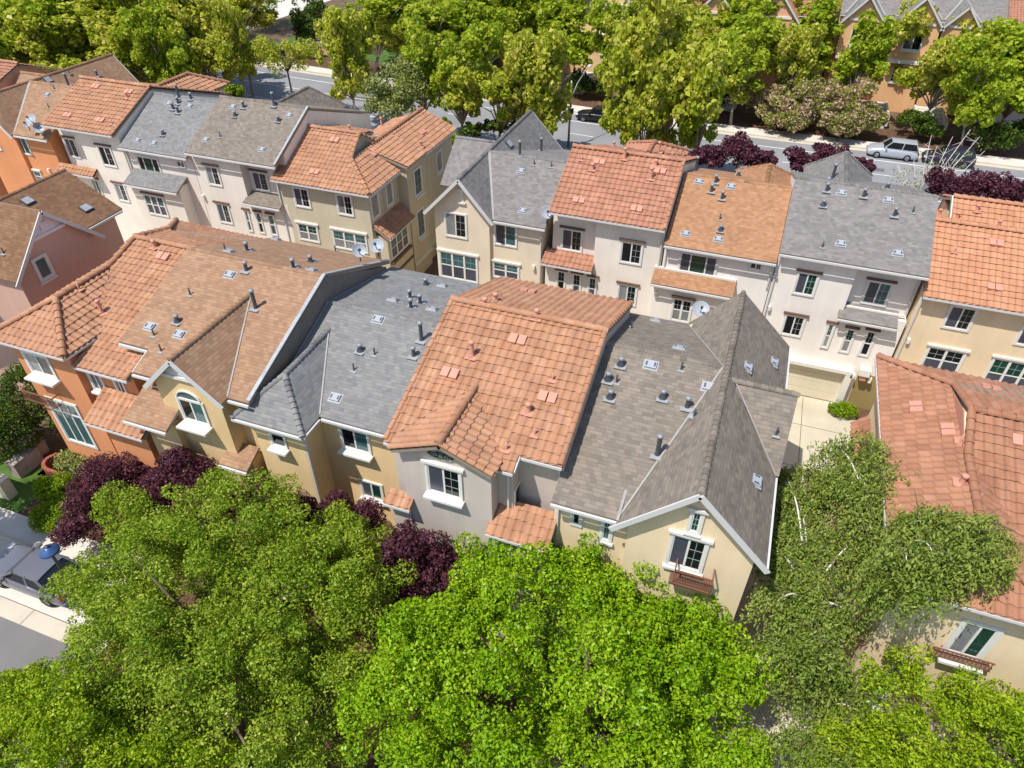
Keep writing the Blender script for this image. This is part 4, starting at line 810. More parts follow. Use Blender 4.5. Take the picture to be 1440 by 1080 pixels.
# ================================================================== foliage
def leafmat(name, cols, transl=.27, rough=.42):
    m, N, L, b = newmat(name); at = N.new('ShaderNodeAttribute'); at.attribute_name = 'tint'
    r = ramp(N, cols); L.new(at.outputs['Fac'], r.inputs[0])
    L.new(r.outputs[0], b.inputs['Base Color']); b.inputs['Roughness'].default_value = rough; b.inputs['Specular IOR Level'].default_value = .22
    t = N.new('ShaderNodeBsdfTranslucent'); L.new(r.outputs[0], t.inputs[0]); mx = N.new('ShaderNodeMixShader'); mx.inputs[0].default_value = transl
    L.new(b.outputs[0], mx.inputs[1]); L.new(t.outputs[0], mx.inputs[2]); L.new(mx.outputs[0], N['Material Output'].inputs[0])
    return m
LM_ELM = leafmat('leaf_elm', [(98, 128, 26), (122, 150, 34), (142, 166, 42), (160, 178, 54), (186, 188, 84)], .3)
LM_LIME = leafmat('leaf_bright', [(98, 138, 12), (122, 162, 18), (140, 178, 24), (158, 188, 34), (182, 200, 56)], .3)
LM_GOLD = leafmat('leaf_golden', [(100, 132, 14), (128, 158, 20), (148, 174, 28), (166, 186, 38), (184, 192, 54)], .3)
LM_SYC = leafmat('leaf_sycamore', [(124, 144, 30), (158, 174, 42), (184, 192, 56), (204, 204, 76), (214, 202, 110), (176, 188, 52)], .45)
LM_SYC2 = leafmat('leaf_sycamore_green', [(110, 140, 28), (146, 170, 38), (172, 188, 48), (196, 200, 68), (164, 184, 48)], .45)
LM_DARK = leafmat('leaf_dark', [(50, 72, 24), (70, 94, 30), (92, 114, 38), (110, 128, 48)])
LM_BIRCH = leafmat('leaf_birch', [(98, 122, 46), (122, 144, 56), (142, 160, 68), (160, 172, 82), (172, 172, 98)], .32)
LM_PLUM = leafmat('leaf_plum', [(54, 28, 42), (78, 42, 56), (98, 54, 68), (122, 72, 80), (68, 38, 50)], .25, .42)
LM_PINK = leafmat('leaf_crepe', [(100, 118, 36), (122, 138, 42), (150, 156, 60), (216, 170, 164), (226, 184, 178)])
LM_HEDGE = leafmat('leaf_hedge', [(98, 128, 14), (126, 154, 20), (146, 170, 30)])
LM_OLIVE = leafmat('leaf_olive', [(110, 124, 64), (138, 148, 78), (164, 168, 98), (150, 158, 72)])
TWIG = P('birch_twig', (96, 92, 58), .9); BARK = P('bark', (118, 100, 84), .9, 0, .25, 4, .4, 18); BARK_W = P('birch_bark', (214, 208, 198), .8, 0, .18, 5, .2, 20); BARK_G = P('sycamore_bark', (164, 150, 130), .9, 0, .25, 3)
def leaf_mesh(name, pos, nrm, size, asp, tint, mat, r, axis=None):
    n = len(pos); nrm = nrm/np.maximum(np.linalg.norm(nrm, axis=1, keepdims=True), 1e-6)
    a = r.normal(size=(n, 3))
    if axis is not None: a = np.cross(nrm, np.array(axis)+a*.35)
    t1 = np.cross(nrm, a); t1 /= np.maximum(np.linalg.norm(t1, axis=1, keepdims=True), 1e-6); t2 = np.cross(nrm, t1)
    s = size[:, None]; fold = nrm*s*.18
    co = np.empty((n, 4, 3), np.float32); co[:, 0] = pos-t1*s*.55; co[:, 1] = pos+t2*s*.5*asp+fold; co[:, 2] = pos+t1*s*.55; co[:, 3] = pos-t2*s*.5*asp+fold
    me = bpy.data.meshes.new(name); me.vertices.add(n*4); me.vertices.foreach_set('co', co.ravel())
    me.loops.add(n*4); me.loops.foreach_set('vertex_index', np.arange(n*4, dtype=np.int32)); me.polygons.add(n)
    me.polygons.foreach_set('loop_start', np.arange(0, n*4, 4, dtype=np.int32)); me.update(calc_edges=True)
    at = me.attributes.new('tint', 'FLOAT', 'FACE'); at.data.foreach_set('value', tint.astype(np.float32)); me.materials.append(mat)
    return me
def crown_points(r, blobs, nleaf, clump=.75, spread=.35, ncl=None, low=-.45, flat=.75, core=.15, up=.4, rnd=.95):
    """leaves gathered in clumps set over the outside of a few ellipsoids: returns positions, normals, clump number"""
    cs = []; tot = sum(b[1][0]*b[1][1]+b[1][1]*b[1][2] for b in blobs)
    for c, rad in blobs:
        k = max(4, int((ncl or 60)*(rad[0]*rad[1]+rad[1]*rad[2])/tot)); d = r.normal(size=(k*3, 3)); d /= np.linalg.norm(d, axis=1, keepdims=True); d = d[d[:, 2] > low][:k]
        lump = 1+.16*np.sin(d[:, 0]*4+c[0])*np.cos(d[:, 1]*3.3+c[1])
        cs.append(np.array(c)+d*np.array(rad)*(r.uniform(1-spread, 1.0, (len(d), 1))*lump[:, None]))
    cs = np.concatenate(cs); crad = clump*r.uniform(.6, 1.3, len(cs))
    w = crad**2; ci = r.choice(len(cs), nleaf, p=w/w.sum())
    d = r.normal(size=(nleaf, 3)); d /= np.linalg.norm(d, axis=1, keepdims=True)
    q = r.uniform(.35, 1, nleaf)**.45
    pos = cs[ci]+d*(q*crad[ci])[:, None]*np.array([1, 1, flat]); nrm = d*.7+np.array([0, 0, up])+r.normal(size=(nleaf, 3))*rnd
    # a thin scatter of leaves through the inside
    k = int(nleaf*core)
    if k:
        bi = r.integers(0, len(blobs), k); dd = r.normal(size=(k, 3)); dd /= np.linalg.norm(dd, axis=1, keepdims=True)
        bc = np.array([blobs[i][0] for i in bi]); br = np.array([blobs[i][1] for i in bi]); pos[:k] = bc+dd*br*r.uniform(.1, .85, (k, 1))
    return pos, nrm, ci, cs
def limbs(mb, base, cs, r, trunk_r, fork, n=9, lean=None):
    b = Vector(base); f = Vector(fork); mid = b.lerp(f, .5)+Vector((r.normal()*.12, r.normal()*.12, 0))
    mb.tube([b-Z*.2, b+Z*.3, mid, f], [trunk_r*1.25, trunk_r, trunk_r*.85, trunk_r*.72], 9)
    for c in cs[r.choice(len(cs), min(n, len(cs)), replace=False)]:
        c = Vector(c); m = f.lerp(c, .5)+Vector((r.normal()*.2, r.normal()*.2, .25)); mb.tube([f-Z*.1, f.lerp(m, .5)+Z*.05, m, c], [trunk_r*.55, trunk_r*.42, trunk_r*.28, trunk_r*.07], 6)
def tree(name, label, base, blobs, nleaf, mat, lsize, seed, bark=BARK, group=None, cat='tree', clump=.75, ncl=60, trunk_r=.2, fork_h=None, spread=.35, low=-.45, asp=.62, nl=9, core=.15, flat=.85, tintj=.2):
    r = np.random.default_rng(seed); base = Vector(base); root = empty(name, base, label, cat, group)
    bl = [(np.array(c)-np.array(base), np.array(rd, float)) for c, rd in blobs]
    pos, nrm, ci, cs = crown_points(r, bl, nleaf, clump, spread, ncl, low, flat, core)
    ct = r.uniform(.15, .85, len(cs)); tint = np.clip(ct[ci]*.55+.22+r.normal(size=nleaf)*tintj, 0, 1)
    me = leaf_mesh('crown', pos.astype(np.float32), nrm, lsize*r.uniform(.5, 1.4, nleaf), asp, tint, mat, r); link('crown', me, root)
    mb = MB(bark); zc = min(c[2]-rd[2]*.55 for c, rd in bl); cx, cy_ = np.mean([c[0] for c, _ in bl]), np.mean([c[1] for c, _ in bl])
    fh = fork_h or max(.5, zc); limbs(mb, (0, 0, 0), cs, r, trunk_r, (cx*.4, cy_*.4, fh), nl)
    link('trunk', mb.mesh('trunk'), root); return root
def retree(src, loc, rot, scale, label, group=None):
    o = src.copy(); COL.objects.link(o); o.location = loc; o.rotation_euler = (0, 0, rot); o.scale = scale; o['label'] = label
    if group: o['group'] = group
    for ch in src.children: c = ch.copy(); COL.objects.link(c); c.parent = o
    return o
# ------------------------------------------------------------------ the big street trees in front
tree('broadleaf_tree', 'huge olive green small leaved street tree in front of the terracotta and ochre houses', (-14.0, 8.6, 0),
     [((-14.0, 9.8, 5.0), (5.0, 4.6, 3.2)), ((-17.2, 9.8, 4.0), (2.9, 2.8, 2.4)), ((-11.2, 10.4, 4.8), (3.4, 3.2, 2.6)), ((-14.6, 11.6, 3.8), (3.2, 2.2, 1.8)), ((-12.2, 7.4, 4.2), (3.6, 2.8, 2.6)), ((-17.4, 11.8, 3.2), (2.2, 1.5, 1.5)), ((-9.4, 8.2, 3.8), (2.2, 2.4, 2.1)), ((-15.6, 7.2, 4.2), (3.0, 2.4, 2.3)), ((-11.6, 13.2, 4.2), (2.2, 1.5, 1.7)), ((-18.6, 9.2, 3.4), (1.8, 1.5, 1.5)), (tuple(atz(112, 818, 3.0)), (1.0, .9, .9)), (tuple(atz(190, 722, 3.4)), (1.6, 1.3, 1.3))],
     190000, LM_ELM, .094, 21, clump=.5, ncl=620, trunk_r=.28, fork_h=2.6, spread=.3, nl=26, core=.08)
tree('broadleaf_tree', 'huge bright lime green street tree filling the foreground below the grey stucco house', (-2.2, 9.4, 0),
     [((-2.4, 10.2, 5.2), (5.2, 4.6, 3.2)), ((1.1, 10.8, 4.4), (3.2, 3.0, 2.6)), ((-5.2, 9.2, 4.8), (3.2, 3.4, 2.6)), ((-3.8, 13.4, 4.8), (2.8, 2.0, 2.2)), ((1.6, 12.8, 4.0), (2.0, 1.7, 1.9)), ((-2, 7.2, 4.4), (5.0, 2.8, 2.6)), ((.9, 13.4, 5.0), (1.3, 1.0, 1.3)), ((2.8, 9.8, 3.8), (2.0, 2.4, 2.2)), ((-6.2, 11.6, 4.2), (1.8, 1.8, 1.8)), ((-1.2, 12.9, 5.2), (2.0, 1.8, 1.8)), (tuple(atz(885, 815, 5.6)), (1.5, 1.0, 1.3)), (tuple(atz(965, 870, 5.2)), (1.2, .9, 1.2)), (tuple(atz(820, 790, 5.6)), (1.3, .9, 1.3)), (tuple(atz(700, 790, 5.4)), (1.5, 1.0, 1.4)), (tuple(atz(1040, 940, 4.6)), (1.2, 1.0, 1.1))],
     190000, LM_LIME, .108, 22, clump=.5, ncl=600, trunk_r=.28, fork_h=2.6, spread=.28, nl=18, core=.08)
tree('broadleaf_tree', 'yellow green street tree in the corner below the cream tile house', (8.6, 11.6, 0),
     [((8.9, 12.6, 5.0), (3.2, 2.8, 2.6)), ((11.2, 13.2, 4.6), (2.6, 2.4, 2.2)), ((7.4, 11.4, 4.2), (2.2, 2.2, 2.0)), ((10.2, 10.8, 4.4), (3, 2.4, 2.2))], 90000, LM_GOLD, .092, 23, clump=.38, ncl=420, trunk_r=.22, fork_h=2.4, spread=.38)
tree('broadleaf_tree', 'yellowish street tree at the lower corner near the grey sedan', (-15.6, 3.0, 0),
     [((-15.6, 3.6, 4.4), (3.4, 2.4, 2.4)), ((-18.6, 4.2, 3.6), (2.2, 1.8, 1.8)), ((-12.6, 4.0, 4.0), (2.6, 2.0, 2.2))], 80000, LM_GOLD, .092, 24, clump=.38, ncl=380, trunk_r=.22, fork_h=2.4, spread=.4)
tree('broadleaf_tree', 'street tree whose shadow dapples the sidewalk behind the grey sedan', (-31.0, 9.6, 0), [((-31.0, 9.4, 6.2), (2.3, 2.2, 2.2)), ((-30.2, 8.6, 5.2), (1.6, 1.6, 1.4))], 16000, LM_ELM, .16, 25, clump=.5, ncl=110, trunk_r=.16, fork_h=2.8, spread=.4)
# ------------------------------------------------------------------ plum trees against the front walls
PG = 'purple leaved plum trees'
tree('plum_tree', 'purple plum tree beside the clipped hedges and the patio wall', (-24.3, 13.0, 0), [((-24.2, 13.2, 2.6), (1.5, 1.5, 1.6)), ((-23.2, 14.2, 2.8), (1.2, 1.1, 1.3)), ((-24.3, 11.9, 1.9), (1.1, 1.0, 1.0))], 24000, LM_PLUM, .11, 31, group=PG, clump=.45, ncl=90, trunk_r=.09, asp=.55)
tree('plum_tree', 'purple plum tree under the arched window of the ochre house', (-20.0, 14.2, 0), [((-19.8, 14.2, 3.7), (1.7, 1.0, 1.7)), ((-18.2, 14.0, 3.6), (1.3, .9, 1.3)), ((-21.4, 14.1, 3.0), (1.1, .9, 1.1)), ((-20.0, 14.2, 5.4), (.35, .3, .8))], 26000, LM_PLUM, .11, 32, group=PG, clump=.42, ncl=95, trunk_r=.09, asp=.55)
tree('plum_tree', 'small purple plum tree below the niche window of the yellow house', (-15.9, 14.0, 0), [((-15.7, 14.1, 4.2), (1.2, .8, 1.4)), ((-14.3, 14.3, 4.0), (.8, .6, 1.0))], 13000, LM_PLUM, .11, 33, group=PG, clump=.4, ncl=40, trunk_r=.08, asp=.55)
tree('plum_tree', 'thin purple plum tree at the right edge of the yellow house', (-12.7, 14.9, 0), [((-12.8, 14.9, 4.3), (.6, .5, 1.1)), ((-11.7, 14.9, 4.2), (.7, .5, 1.1))], 8000, LM_PLUM, .10, 34, group=PG, clump=.34, ncl=34, trunk_r=.07, asp=.55)
tree('plum_tree', 'tall purple plum tree between the two huge green trees', (-8.6, 13.6, 0), [((-8.5, 13.5, 4.9), (1.5, .8, 1.8)), ((-7.5, 13.5, 5.0), (.9, .6, 1.1)), ((-8.9, 13.5, 3.4), (1.3, .9, 1.3)), ((-8.3, 12.4, 3.2), (.9, .9, 1.3)), ((-8.7, 11.4, 2.4), (.9, .8, 1.1))], 24000, LM_PLUM, .11, 35, group=PG, clump=.42, ncl=90, trunk_r=.09, asp=.55)
# ------------------------------------------------------------------ weeping birches
def birch(label, base, fork, tips, seed, lmat=LM_BIRCH, lsz=.125, tr=.14, group='weeping birch trees', n_show=6):
    """white limbs arch out of the fork; every tip carries a drooping tuft of leafy strands"""
    r = np.random.default_rng(seed); base = Vector(base); root = empty('birch_tree', base, label, 'tree', group)
    mb = MB(BARK_W, TWIG); f = Vector(fork)-base; m = f*.5+Vector((r.normal()*.1, r.normal()*.1, 0)); mb.tube([(0, 0, -.2), m, f], [tr, tr*.8, tr*.62], 9)
    P_, T_ = [], []
    def tuft(c, R, L0, L1, ns, per):
        ct = r.uniform(.15, .85); ex = r.uniform(.7, 1.45)
        for _ in range(ns):
            th = r.uniform(0, 6.283); q = R*math.sqrt(r.uniform(0, 1)); h = .55*R*math.sqrt(max(0, 1-(q/R)**2)); o = np.array(c)+np.array([q*math.cos(th)*ex, q*math.sin(th)/ex, h])+r.normal(size=3)*.1; L = r.uniform(L0, L1)*(.5+.6*q/R)*(1.7 if r.uniform() < .22 else .8)
            u = r.uniform(0, 1, per); out = np.array([math.cos(th), math.sin(th), 0])*(.22*q/R)
            P_.append(o+np.outer(u*L, (0, 0, -1))+np.outer(np.sin(u*1.5), out)+r.normal(size=(per, 3))*np.array([.055, .055, .04])); T_.append(np.clip(ct*.5+.25+r.normal()*.1+r.normal(size=per)*.1, 0, 1))
    for i, t in enumerate(tips):
        t, R = Vector(t[0])-base, t[1]; rise = .35+.14*(t-f).length+(.25 if i % 3 == 0 else 0); c = [f, f.lerp(t, .35)+Z*rise, f.lerp(t, .72)+Z*rise, t+Z*.25]; pts = []
        for k in range(13):
            u = k/12; a = [c[j].lerp(c[j+1], u) for j in range(3)]; b = [a[j].lerp(a[j+1], u) for j in range(2)]; pts.append(b[0].lerp(b[1], u))
        big = i % 3 == 0; mb.tube(pts, [tr*(.38 if big else .24)*(1-.86*k/12)+.005 for k in range(13)], 6, 0 if big else 1)
        for k in (7, 9, 11):
            for s in range(2):
                e = pts[k]+Vector((r.normal(), r.normal(), .2*r.normal()+.1))*.45; mb.tube([pts[k], pts[k].lerp(e, .6)+Z*.05, e], [.022, .015, .006], 4, 1, cap=False)
        tuft(t, R, .6, 1.5, int(95*R*R/.5)+20, 13)
        for _ in range(3): tuft(pts[int(r.integers(7, 11))]+Vector((r.normal(), r.normal(), 0))*.25, R*.6, .6, 1.4, 22, 13)
    p = np.concatenate(P_); n = len(p); nr = r.normal(size=(n, 3))*.8+np.array([0, -.35, .25])
    link('crown', leaf_mesh('crown', p.astype(np.float32), nr, lsz*r.uniform(.7, 1.3, n), .42, np.concatenate(T_), lmat, r, (0, 0, -1)), root); link('trunk', mb.mesh('trunk'), root); return root
_bz = random.Random(12); bt = lambda z, R, *q: [(atz(x, y, z+_bz.uniform(-.7, .5)), R*_bz.uniform(.7, 1.15)) for x, y in q]
birch('tall weeping birch with white limbs spreading over the weathered clay tile roof', (5.2, 17.6, 0), atz(1222, 800, 6.8),
      bt(8.7, .62, (1180, 640), (1215, 622), (1247, 635), (1200, 665), (1238, 662), (1215, 695), (1183, 690), (1258, 685))+bt(8.6, .5, (1232, 728), (1246, 762), (1205, 735))+bt(7.6, .5, (1228, 838), (1240, 800))+bt(8.3, .4, (1288, 642), (1300, 660), (1160, 672))+
      bt(10.5, .5, (1345, 748), (1372, 744), (1305, 782), (1345, 790), (1374, 788))+bt(10.3, .3, (1290, 742), (1325, 728), (1400, 742))+bt(9.6, .5, (1270, 795), (1262, 830), (1292, 822), (1325, 825))+bt(10.6, .45, (1392, 775), (1385, 755))+bt(10.4, .28, (1412, 768), (1402, 792)), 41)
birch('weeping birch in the gap beside the steep cream gable, white forks showing', (3.7, 15.6, 0), atz(1130, 850, 6.0),
      bt(7.2, .55, (1100, 675), (1130, 668), (1088, 705), (1118, 712), (1146, 700), (1078, 742))+bt(7.4, .56, (1085, 780), (1118, 762), (1160, 768), (1190, 775), (1137, 815), (1172, 812))+bt(6.4, .58, (1090, 852), (1126, 872), (1165, 872), (1198, 880), (1105, 908), (1150, 920)), 42)
birch('low straggly birch with bare white forks between the two bright street trees', (4.9, 12.6, 0), atz(1148, 1000, 3.2),
      bt(4.6, .62, (1100, 955), (1140, 945), (1182, 958), (1196, 1005), (1172, 1066), (1120, 1060)), 43, tr=.09)
# ------------------------------------------------------------------ hedges and plants by the patio
def bush(label, c, rad, n, mat, seed, name='hedge', ls=.09, cl=.3, cat='hedge', group=None):
    return tree(name, label, (c[0], c[1], 0), [((c[0], c[1], c[2]), rad)], n, mat, ls, seed, cat=cat, group=group, clump=cl, ncl=60, trunk_r=.05, fork_h=.25, spread=.15, low=-.3, nl=4)
bush('bright clipped hedge below the patio wall', (-28.3, 13.9, .6), (1.15, .75, .7), 8000, LM_HEDGE, 51)
bush('bright clipped hedge next to the sidewalk', (-27.3, 12.55, .5), (1.2, .6, .55), 8000, LM_HEDGE, 52)
bush('low grey green shrub between the two bright hedges', (-26.9, 13.2, .45), (1.0, .5, .5), 3000, LM_OLIVE, 53, 'shrub', cat='shrub')
bush('dark shrub growing against the terracotta house corner', (-32.6, 17.6, 2.2), (1.8, 1.6, 2.4), 12000, LM_DARK, 54, 'shrub', .12, .5, 'shrub')
bush('dark shrub in the shade of the terracotta house', (-33.0, 15.2, 1.6), (1.5, 1.4, 1.7), 9000, LM_DARK, 55, 'shrub', .12, .45, 'shrub')
bush('patio plant inside the brick planter wall', (-28.6, 15.3, .9), (1.0, .5, .7), 3500, LM_OLIVE, 56, 'shrub', .12, .35, 'shrub')
bush('yellow green shrub by the garage apron', atz(1186, 578, .35), (.62, .36, .36), 3000, LM_HEDGE, 57, 'shrub', .1, .25, 'shrub')
# ------------------------------------------------------------------ trees along the far street
syc = []
for i, (mt, sz) in enumerate(((LM_SYC, 1), (LM_SYC2, 1), (LM_SYC, 1), (LM_SYC2, 1))):
    r = np.random.default_rng(60+i)
    bl = [((r.normal()*.3, r.normal()*.3, 6.0), (2.4, 2.4, 3.4))]+[((r.uniform(-2.5, 2.5), r.uniform(-2.4, 2.4), r.uniform(3.6, 9.0)), (r.uniform(.9, 1.7),)*2+(r.uniform(1.0, 2.2),)) for _ in range(7)]
    syc.append(tree('sycamore_tree', '', (0, 0, 0), bl, 9500, mt, .32, 61+i, BARK_G, 'sycamores lining the far street', clump=.6, ncl=120, trunk_r=.15, fork_h=2.6, spread=.85, low=-.75, asp=.8, nl=24, core=.04, flat=1.0))
FAR = [ # picture x, y of the crown's middle, radius in pixels, distance y, crown kind
 (25, 45, 52, 84, 0), (85, 30, 52, 92, 1), (135, 62, 52, 82, 0), (185, 40, 50, 88, 1), (235, 62, 48, 80, 0), (268, 30, 46, 96, 1), (290, 85, 34, 76, 0), (205, 88, 34, 72, 1), (60, 82, 34, 76, 2), (250, 98, 30, 71, 1), (5, 88, 36, 78, 1), (110, 5, 50, 112, 2), (30, 5, 50, 118, 1), (170, 8, 44, 120, 0), (225, 10, 40, 124, 1),
 (487, 88, 34, 72, 2), (520, 60, 46, 84, 1), (560, 30, 52, 96, 3), (606, 60, 50, 86, 1), (650, 40, 50, 92, 3), (640, 130, 40, 1, 1), (690, 60, 48, 86, 1), (590, 118, 40, 80, 3), (700, 140, 48, 1, 0), (752, 130, 42, 1, 2), (735, 45, 46, 90, 3), (748, 143, 26, 1, 0),
 (790, 60, 44, 84, 3), (905, 52, 46, 88, 1), (960, 40, 48, 90, 3), (895, 142, 42, 1, 2), (945, 132, 54, 1, 0), (1000, 120, 46, 80, 2), (1020, 60, 44, 88, 3), (905, 173, 34, 1, 0), (1060, 70, 40, 88, 1), (985, 173, 32, 1, 1), (870, 85, 30, 86, 1),
 (1105, 62, 38, 88, 1), (1148, 70, 40, 86, 3), (1195, 58, 38, 86, 2), (1235, 72, 34, 84, 0), (1300, 60, 36, 86, 0), (1322, 112, 34, 82, 2), (1378, 100, 40, 84, 1), (1425, 120, 46, 82, 3), (1290, 30, 26, 88, 2), (1360, 55, 30, 86, 0)]
FAR += [(1075, 25, 30, 0, 1), (1125, 40, 34, 0, 3), (1170, 35, 30, 0, 2), (1215, 100, 34, 0, 3), (1255, 40, 24, 0, 0), (1345, 80, 34, 0, 2), (1395, 60, 30, 0, 0), (1380, 140, 30, 0, 1), (1440, 80, 40, 0, 3), (925, 25, 40, 0, 1), (1040, 110, 40, 0, 1), (970, 75, 40, 0, 2), (850, 30, 26, 0, 3), (905, 90, 34, 0, 0)]
FAR += [(655, 60, 34, 0, 3), (575, 75, 30, 0, 0), (1115, 95, 28, 0, 2), (1060, 30, 30, 0, 0), (1420, 40, 30, 0, 2), (290, 55, 36, 0, 0), (330, 70, 20, 0, 2)]+[(20+44*i, 18+(i*7) % 16, 44, 0, (1, 3, 2, 0)[i % 4]) for i in range(8)]+[(40+50*i, 66+(i*11) % 18, 42, 0, (0, 2, 1, 2, 0)[i % 5]) for i in range(5)]+[(560+60*i, 20+(i*9) % 14, 46, 0, (3, 1, 2)[i % 3]) for i in range(9)]+[(1130+50*i, 30+(i*17) % 22, 26, 0, (0, 2)[i % 2]) for i in range(3)]
SLAB = {0: 'yellow green', 1: 'mid green', 2: 'golden green', 3: 'fresh green'}
_ON = 'first second third fourth fifth sixth seventh eighth ninth tenth eleventh twelfth thirteenth fourteenth fifteenth sixteenth seventeenth eighteenth nineteenth'.split()
def nth(i):
    if i < 19: return _ON[i]
    t, u = divmod(i+1, 10); tens = {2: 'twenty', 3: 'thirty', 4: 'forty', 5: 'fifty'}[t]
    return tens+' '+_ON[u-1] if u else tens[:-1]+'ieth'
fr = random.Random(3); made = {}; bend_ = lambda x: .085*max(0, -15-x)
for i, (px, py, rp, yd, k) in enumerate(FAR):
    c = atz(px, py, 5.6); o0 = bend_(c.x)
    if rp < 0 or yd == 1: c = aty(px, py, 60.6+o0)
    elif 62 < c.y-o0 < 78.6: c = aty(px, py, 61.3+o0 if c.y-o0 < 70 else 79.2+o0)
    dist = (c-CAM).length; rad = 1.34*rp*dist/FPX; s = rad/3.9; zc = max(c.z, 3.6); sz = zc/6.0
    o = retree(syc[k], (c.x, c.y, 0), fr.uniform(0, 6.28), (s, s, max(.95, min(1.8, sz*1.15))), SLAB[k])
    yy = c.y-o0; made.setdefault(0 if yy < 63 else 1 if yy < 81 else 2 if yy < 95 else 3, []).append((px, o))
for row, lst in made.items():
    for i, (px, o) in enumerate(sorted(lst, key=lambda t: t[0])):
        o['label'] = f"{o['label']} sycamore, {nth(i)} from the left in the {('row before the road', 'kerb row across the road', 'second row across the road', 'rear row beyond the houses')[row]}"
for o in syc:
    for ch in list(o.children): bpy.data.objects.remove(ch)
    bpy.data.objects.remove(o)
def fartree(px, py, rp, yd, mat, label, seed, name='broadleaf_tree', n=8000, ls=.26, squash=.9, bark=BARK, group=None, trunk_r=.12):
    c = aty(px, py, yd); R = rp*(c-CAM).length/FPX; zc = max(c.z, R*.8)
    r = np.random.default_rng(seed); bl = [((c.x, c.y, zc), (R*.7, R*.7, R*.7*squash))]+[((c.x+r.uniform(-.6, .6)*R, c.y+r.uniform(-.6, .6)*R, zc+r.uniform(-.3, .4)*R), (R*.45, R*.45, R*.4)) for _ in range(5)]
    return tree(name, label, (c.x, c.y, 0), bl, n, mat, ls, seed, bark, group, clump=R*.2, ncl=70, trunk_r=trunk_r, spread=.3, low=-.5, asp=.8, nl=12)
fartree(372, 32, 50, 98, LM_LIME, 'bright green rounded tree over the beige boundary wall', 71, n=9000)
fartree(440, 30, 34, 92, LM_DARK, 'dark slender conifer beside the bright round tree', 72, 'conifer_tree', squash=1.6)
fartree(320, 20, 36, 108, LM_DARK, 'dark tree at the top edge beyond the boundary wall', 73)
fartree(345, 88, 27, 66, LM_SYC, 'small thin crowned street tree near the white centre line', 74, n=2600, ls=.2)
fartree(403, 86, 33, 65, LM_SYC, 'small street tree with a spreading crown in front of the open road', 75, n=4200, ls=.2)
fartree(556, 128, 52, 60, LM_OLIVE, 'grey green willowy tree behind the olive end house', 76, n=11000, ls=.2, squash=1.1, bark=BARK_W)
for i, (px, py, rp, yd) in enumerate(((1085, 158, 34, 80), (1128, 152, 40, 81), (1172, 158, 40, 81), (1212, 170, 30, 80), (1105, 188, 26, 78), (1180, 188, 28, 78))):
    fartree(px, py, rp, yd, LM_PINK, 'pink flowering crepe myrtle '+('near the golden sycamores', 'in the middle of the flowering row', 'with the fullest bloom', 'next to the silver car', 'low by the kerb behind the peaked tan roof', 'low over the kerb behind the grey pyramid roof')[i], 80+i, 'flowering_tree', 5000, .22, .8, BARK, 'pink flowering street trees')
GB2 = 'purple hedge bushes by the far street'
for i, (px, py, rp, yd) in enumerate(((1000, 222, 24, 56), (1040, 218, 30, 57), (1075, 226, 22, 56), (1130, 232, 22, 56), (1165, 224, 24, 57), (1215, 240, 18, 55), (1335, 268, 26, 54), (1380, 262, 30, 55), (1425, 272, 26, 54), (795, 222, 16, 54))):
    fartree(px, py, rp, yd, LM_PLUM, 'purple leaved bush '+('next to the red tile roof', 'with the broadest crown behind the tan orange roof', 'at the low end of the tan orange ridge', 'between the tan hip and the grey pyramid', 'tallest beside the grey pyramid roof', 'in front of the silver car', 'under the bare white birch', 'in the middle behind the cream house', 'at the right picture edge behind the cream house', 'beside the far lamp post')[i], 90+i, 'purple_bush', 5000, .17, .8, BARK, GB2, .08)
for i, (px, py, rp, yd) in enumerate(((330, 130, 14, 58), (695, 178, 16, 61), (665, 185, 14, 60), (625, 178, 14, 60), (725, 182, 14, 61), (640, 195, 12, 57))):
    fartree(px, py, rp, yd, LM_HEDGE if i in (0, 3, 5) else LM_DARK, 'roadside shrub '+('with white flowers by the open road', 'dark and round in the verge', 'low beside the dark round one', 'bright green next to the olive house', 'at the foot of the grey gable roof', 'yellow green in the side passage')[i], 110+i, 'shrub', 2500, .18, .7, trunk_r=.05)
for i, (px, py, rp, yd) in enumerate(((815, 118, 22, 83), (850, 122, 18, 83), (1285, 172, 22, 82), (1390, 195, 26, 80), (1425, 190, 22, 80), (1310, 185, 16, 81), (1000, 150, 24, 84), (680, 90, 28, 95), (560, 95, 26, 92))):
    fartree(px, py, rp, yd, LM_DARK, 'dark green garden shrub '+('left of the pale house steps', 'behind the parked black car', 'behind the silver car', 'under the right hand sycamore', 'at the edge of the frame by the kerb', 'beside the terraced steps', 'in deep shade behind golden sycamores', 'deep in the grove', 'at the back of the grove')[i], 120+i, 'shrub', 3000, .2, .7, trunk_r=.05)
# bare white birch by the far street
rb = np.random.default_rng(140); b0 = aty(1292, 282, 56); b0.z = 0; root = empty('birch_tree', b0, 'nearly leafless birch with a fan of white branches behind the grey roof', 'tree', 'weeping birch trees'); mb = MB(BARK_W); lp = []
for px, py in ((1300, 232), (1318, 205), (1340, 192), (1365, 182), (1378, 192), (1350, 215), (1330, 222), (1285, 225), (1272, 240), (1385, 212), (1310, 190), (1345, 240), (1262, 232)):
    t = aty(px, py, 56+rb.normal()*.8)-b0; s = Vector((rb.normal()*.15, rb.normal()*.15, 2.0)); m = s.lerp(t, .55)+Z*.4
    mb.tube([(0, 0, -.1), s, m, t], [.09, .06, .04, .012], 5)
    for _ in range(6):
        q = m.lerp(t, rb.uniform(0, 1)); e = q+Vector((rb.normal()*.5, rb.normal()*.3, rb.normal()*.4)); mb.tube([q, e], [.018, .006], 4, cap=False)
        if rb.uniform() < .6: lp.append(np.array(e)+rb.normal(size=(10, 3))*np.array([.25, .25, .5])-np.array([0, 0, .5]))
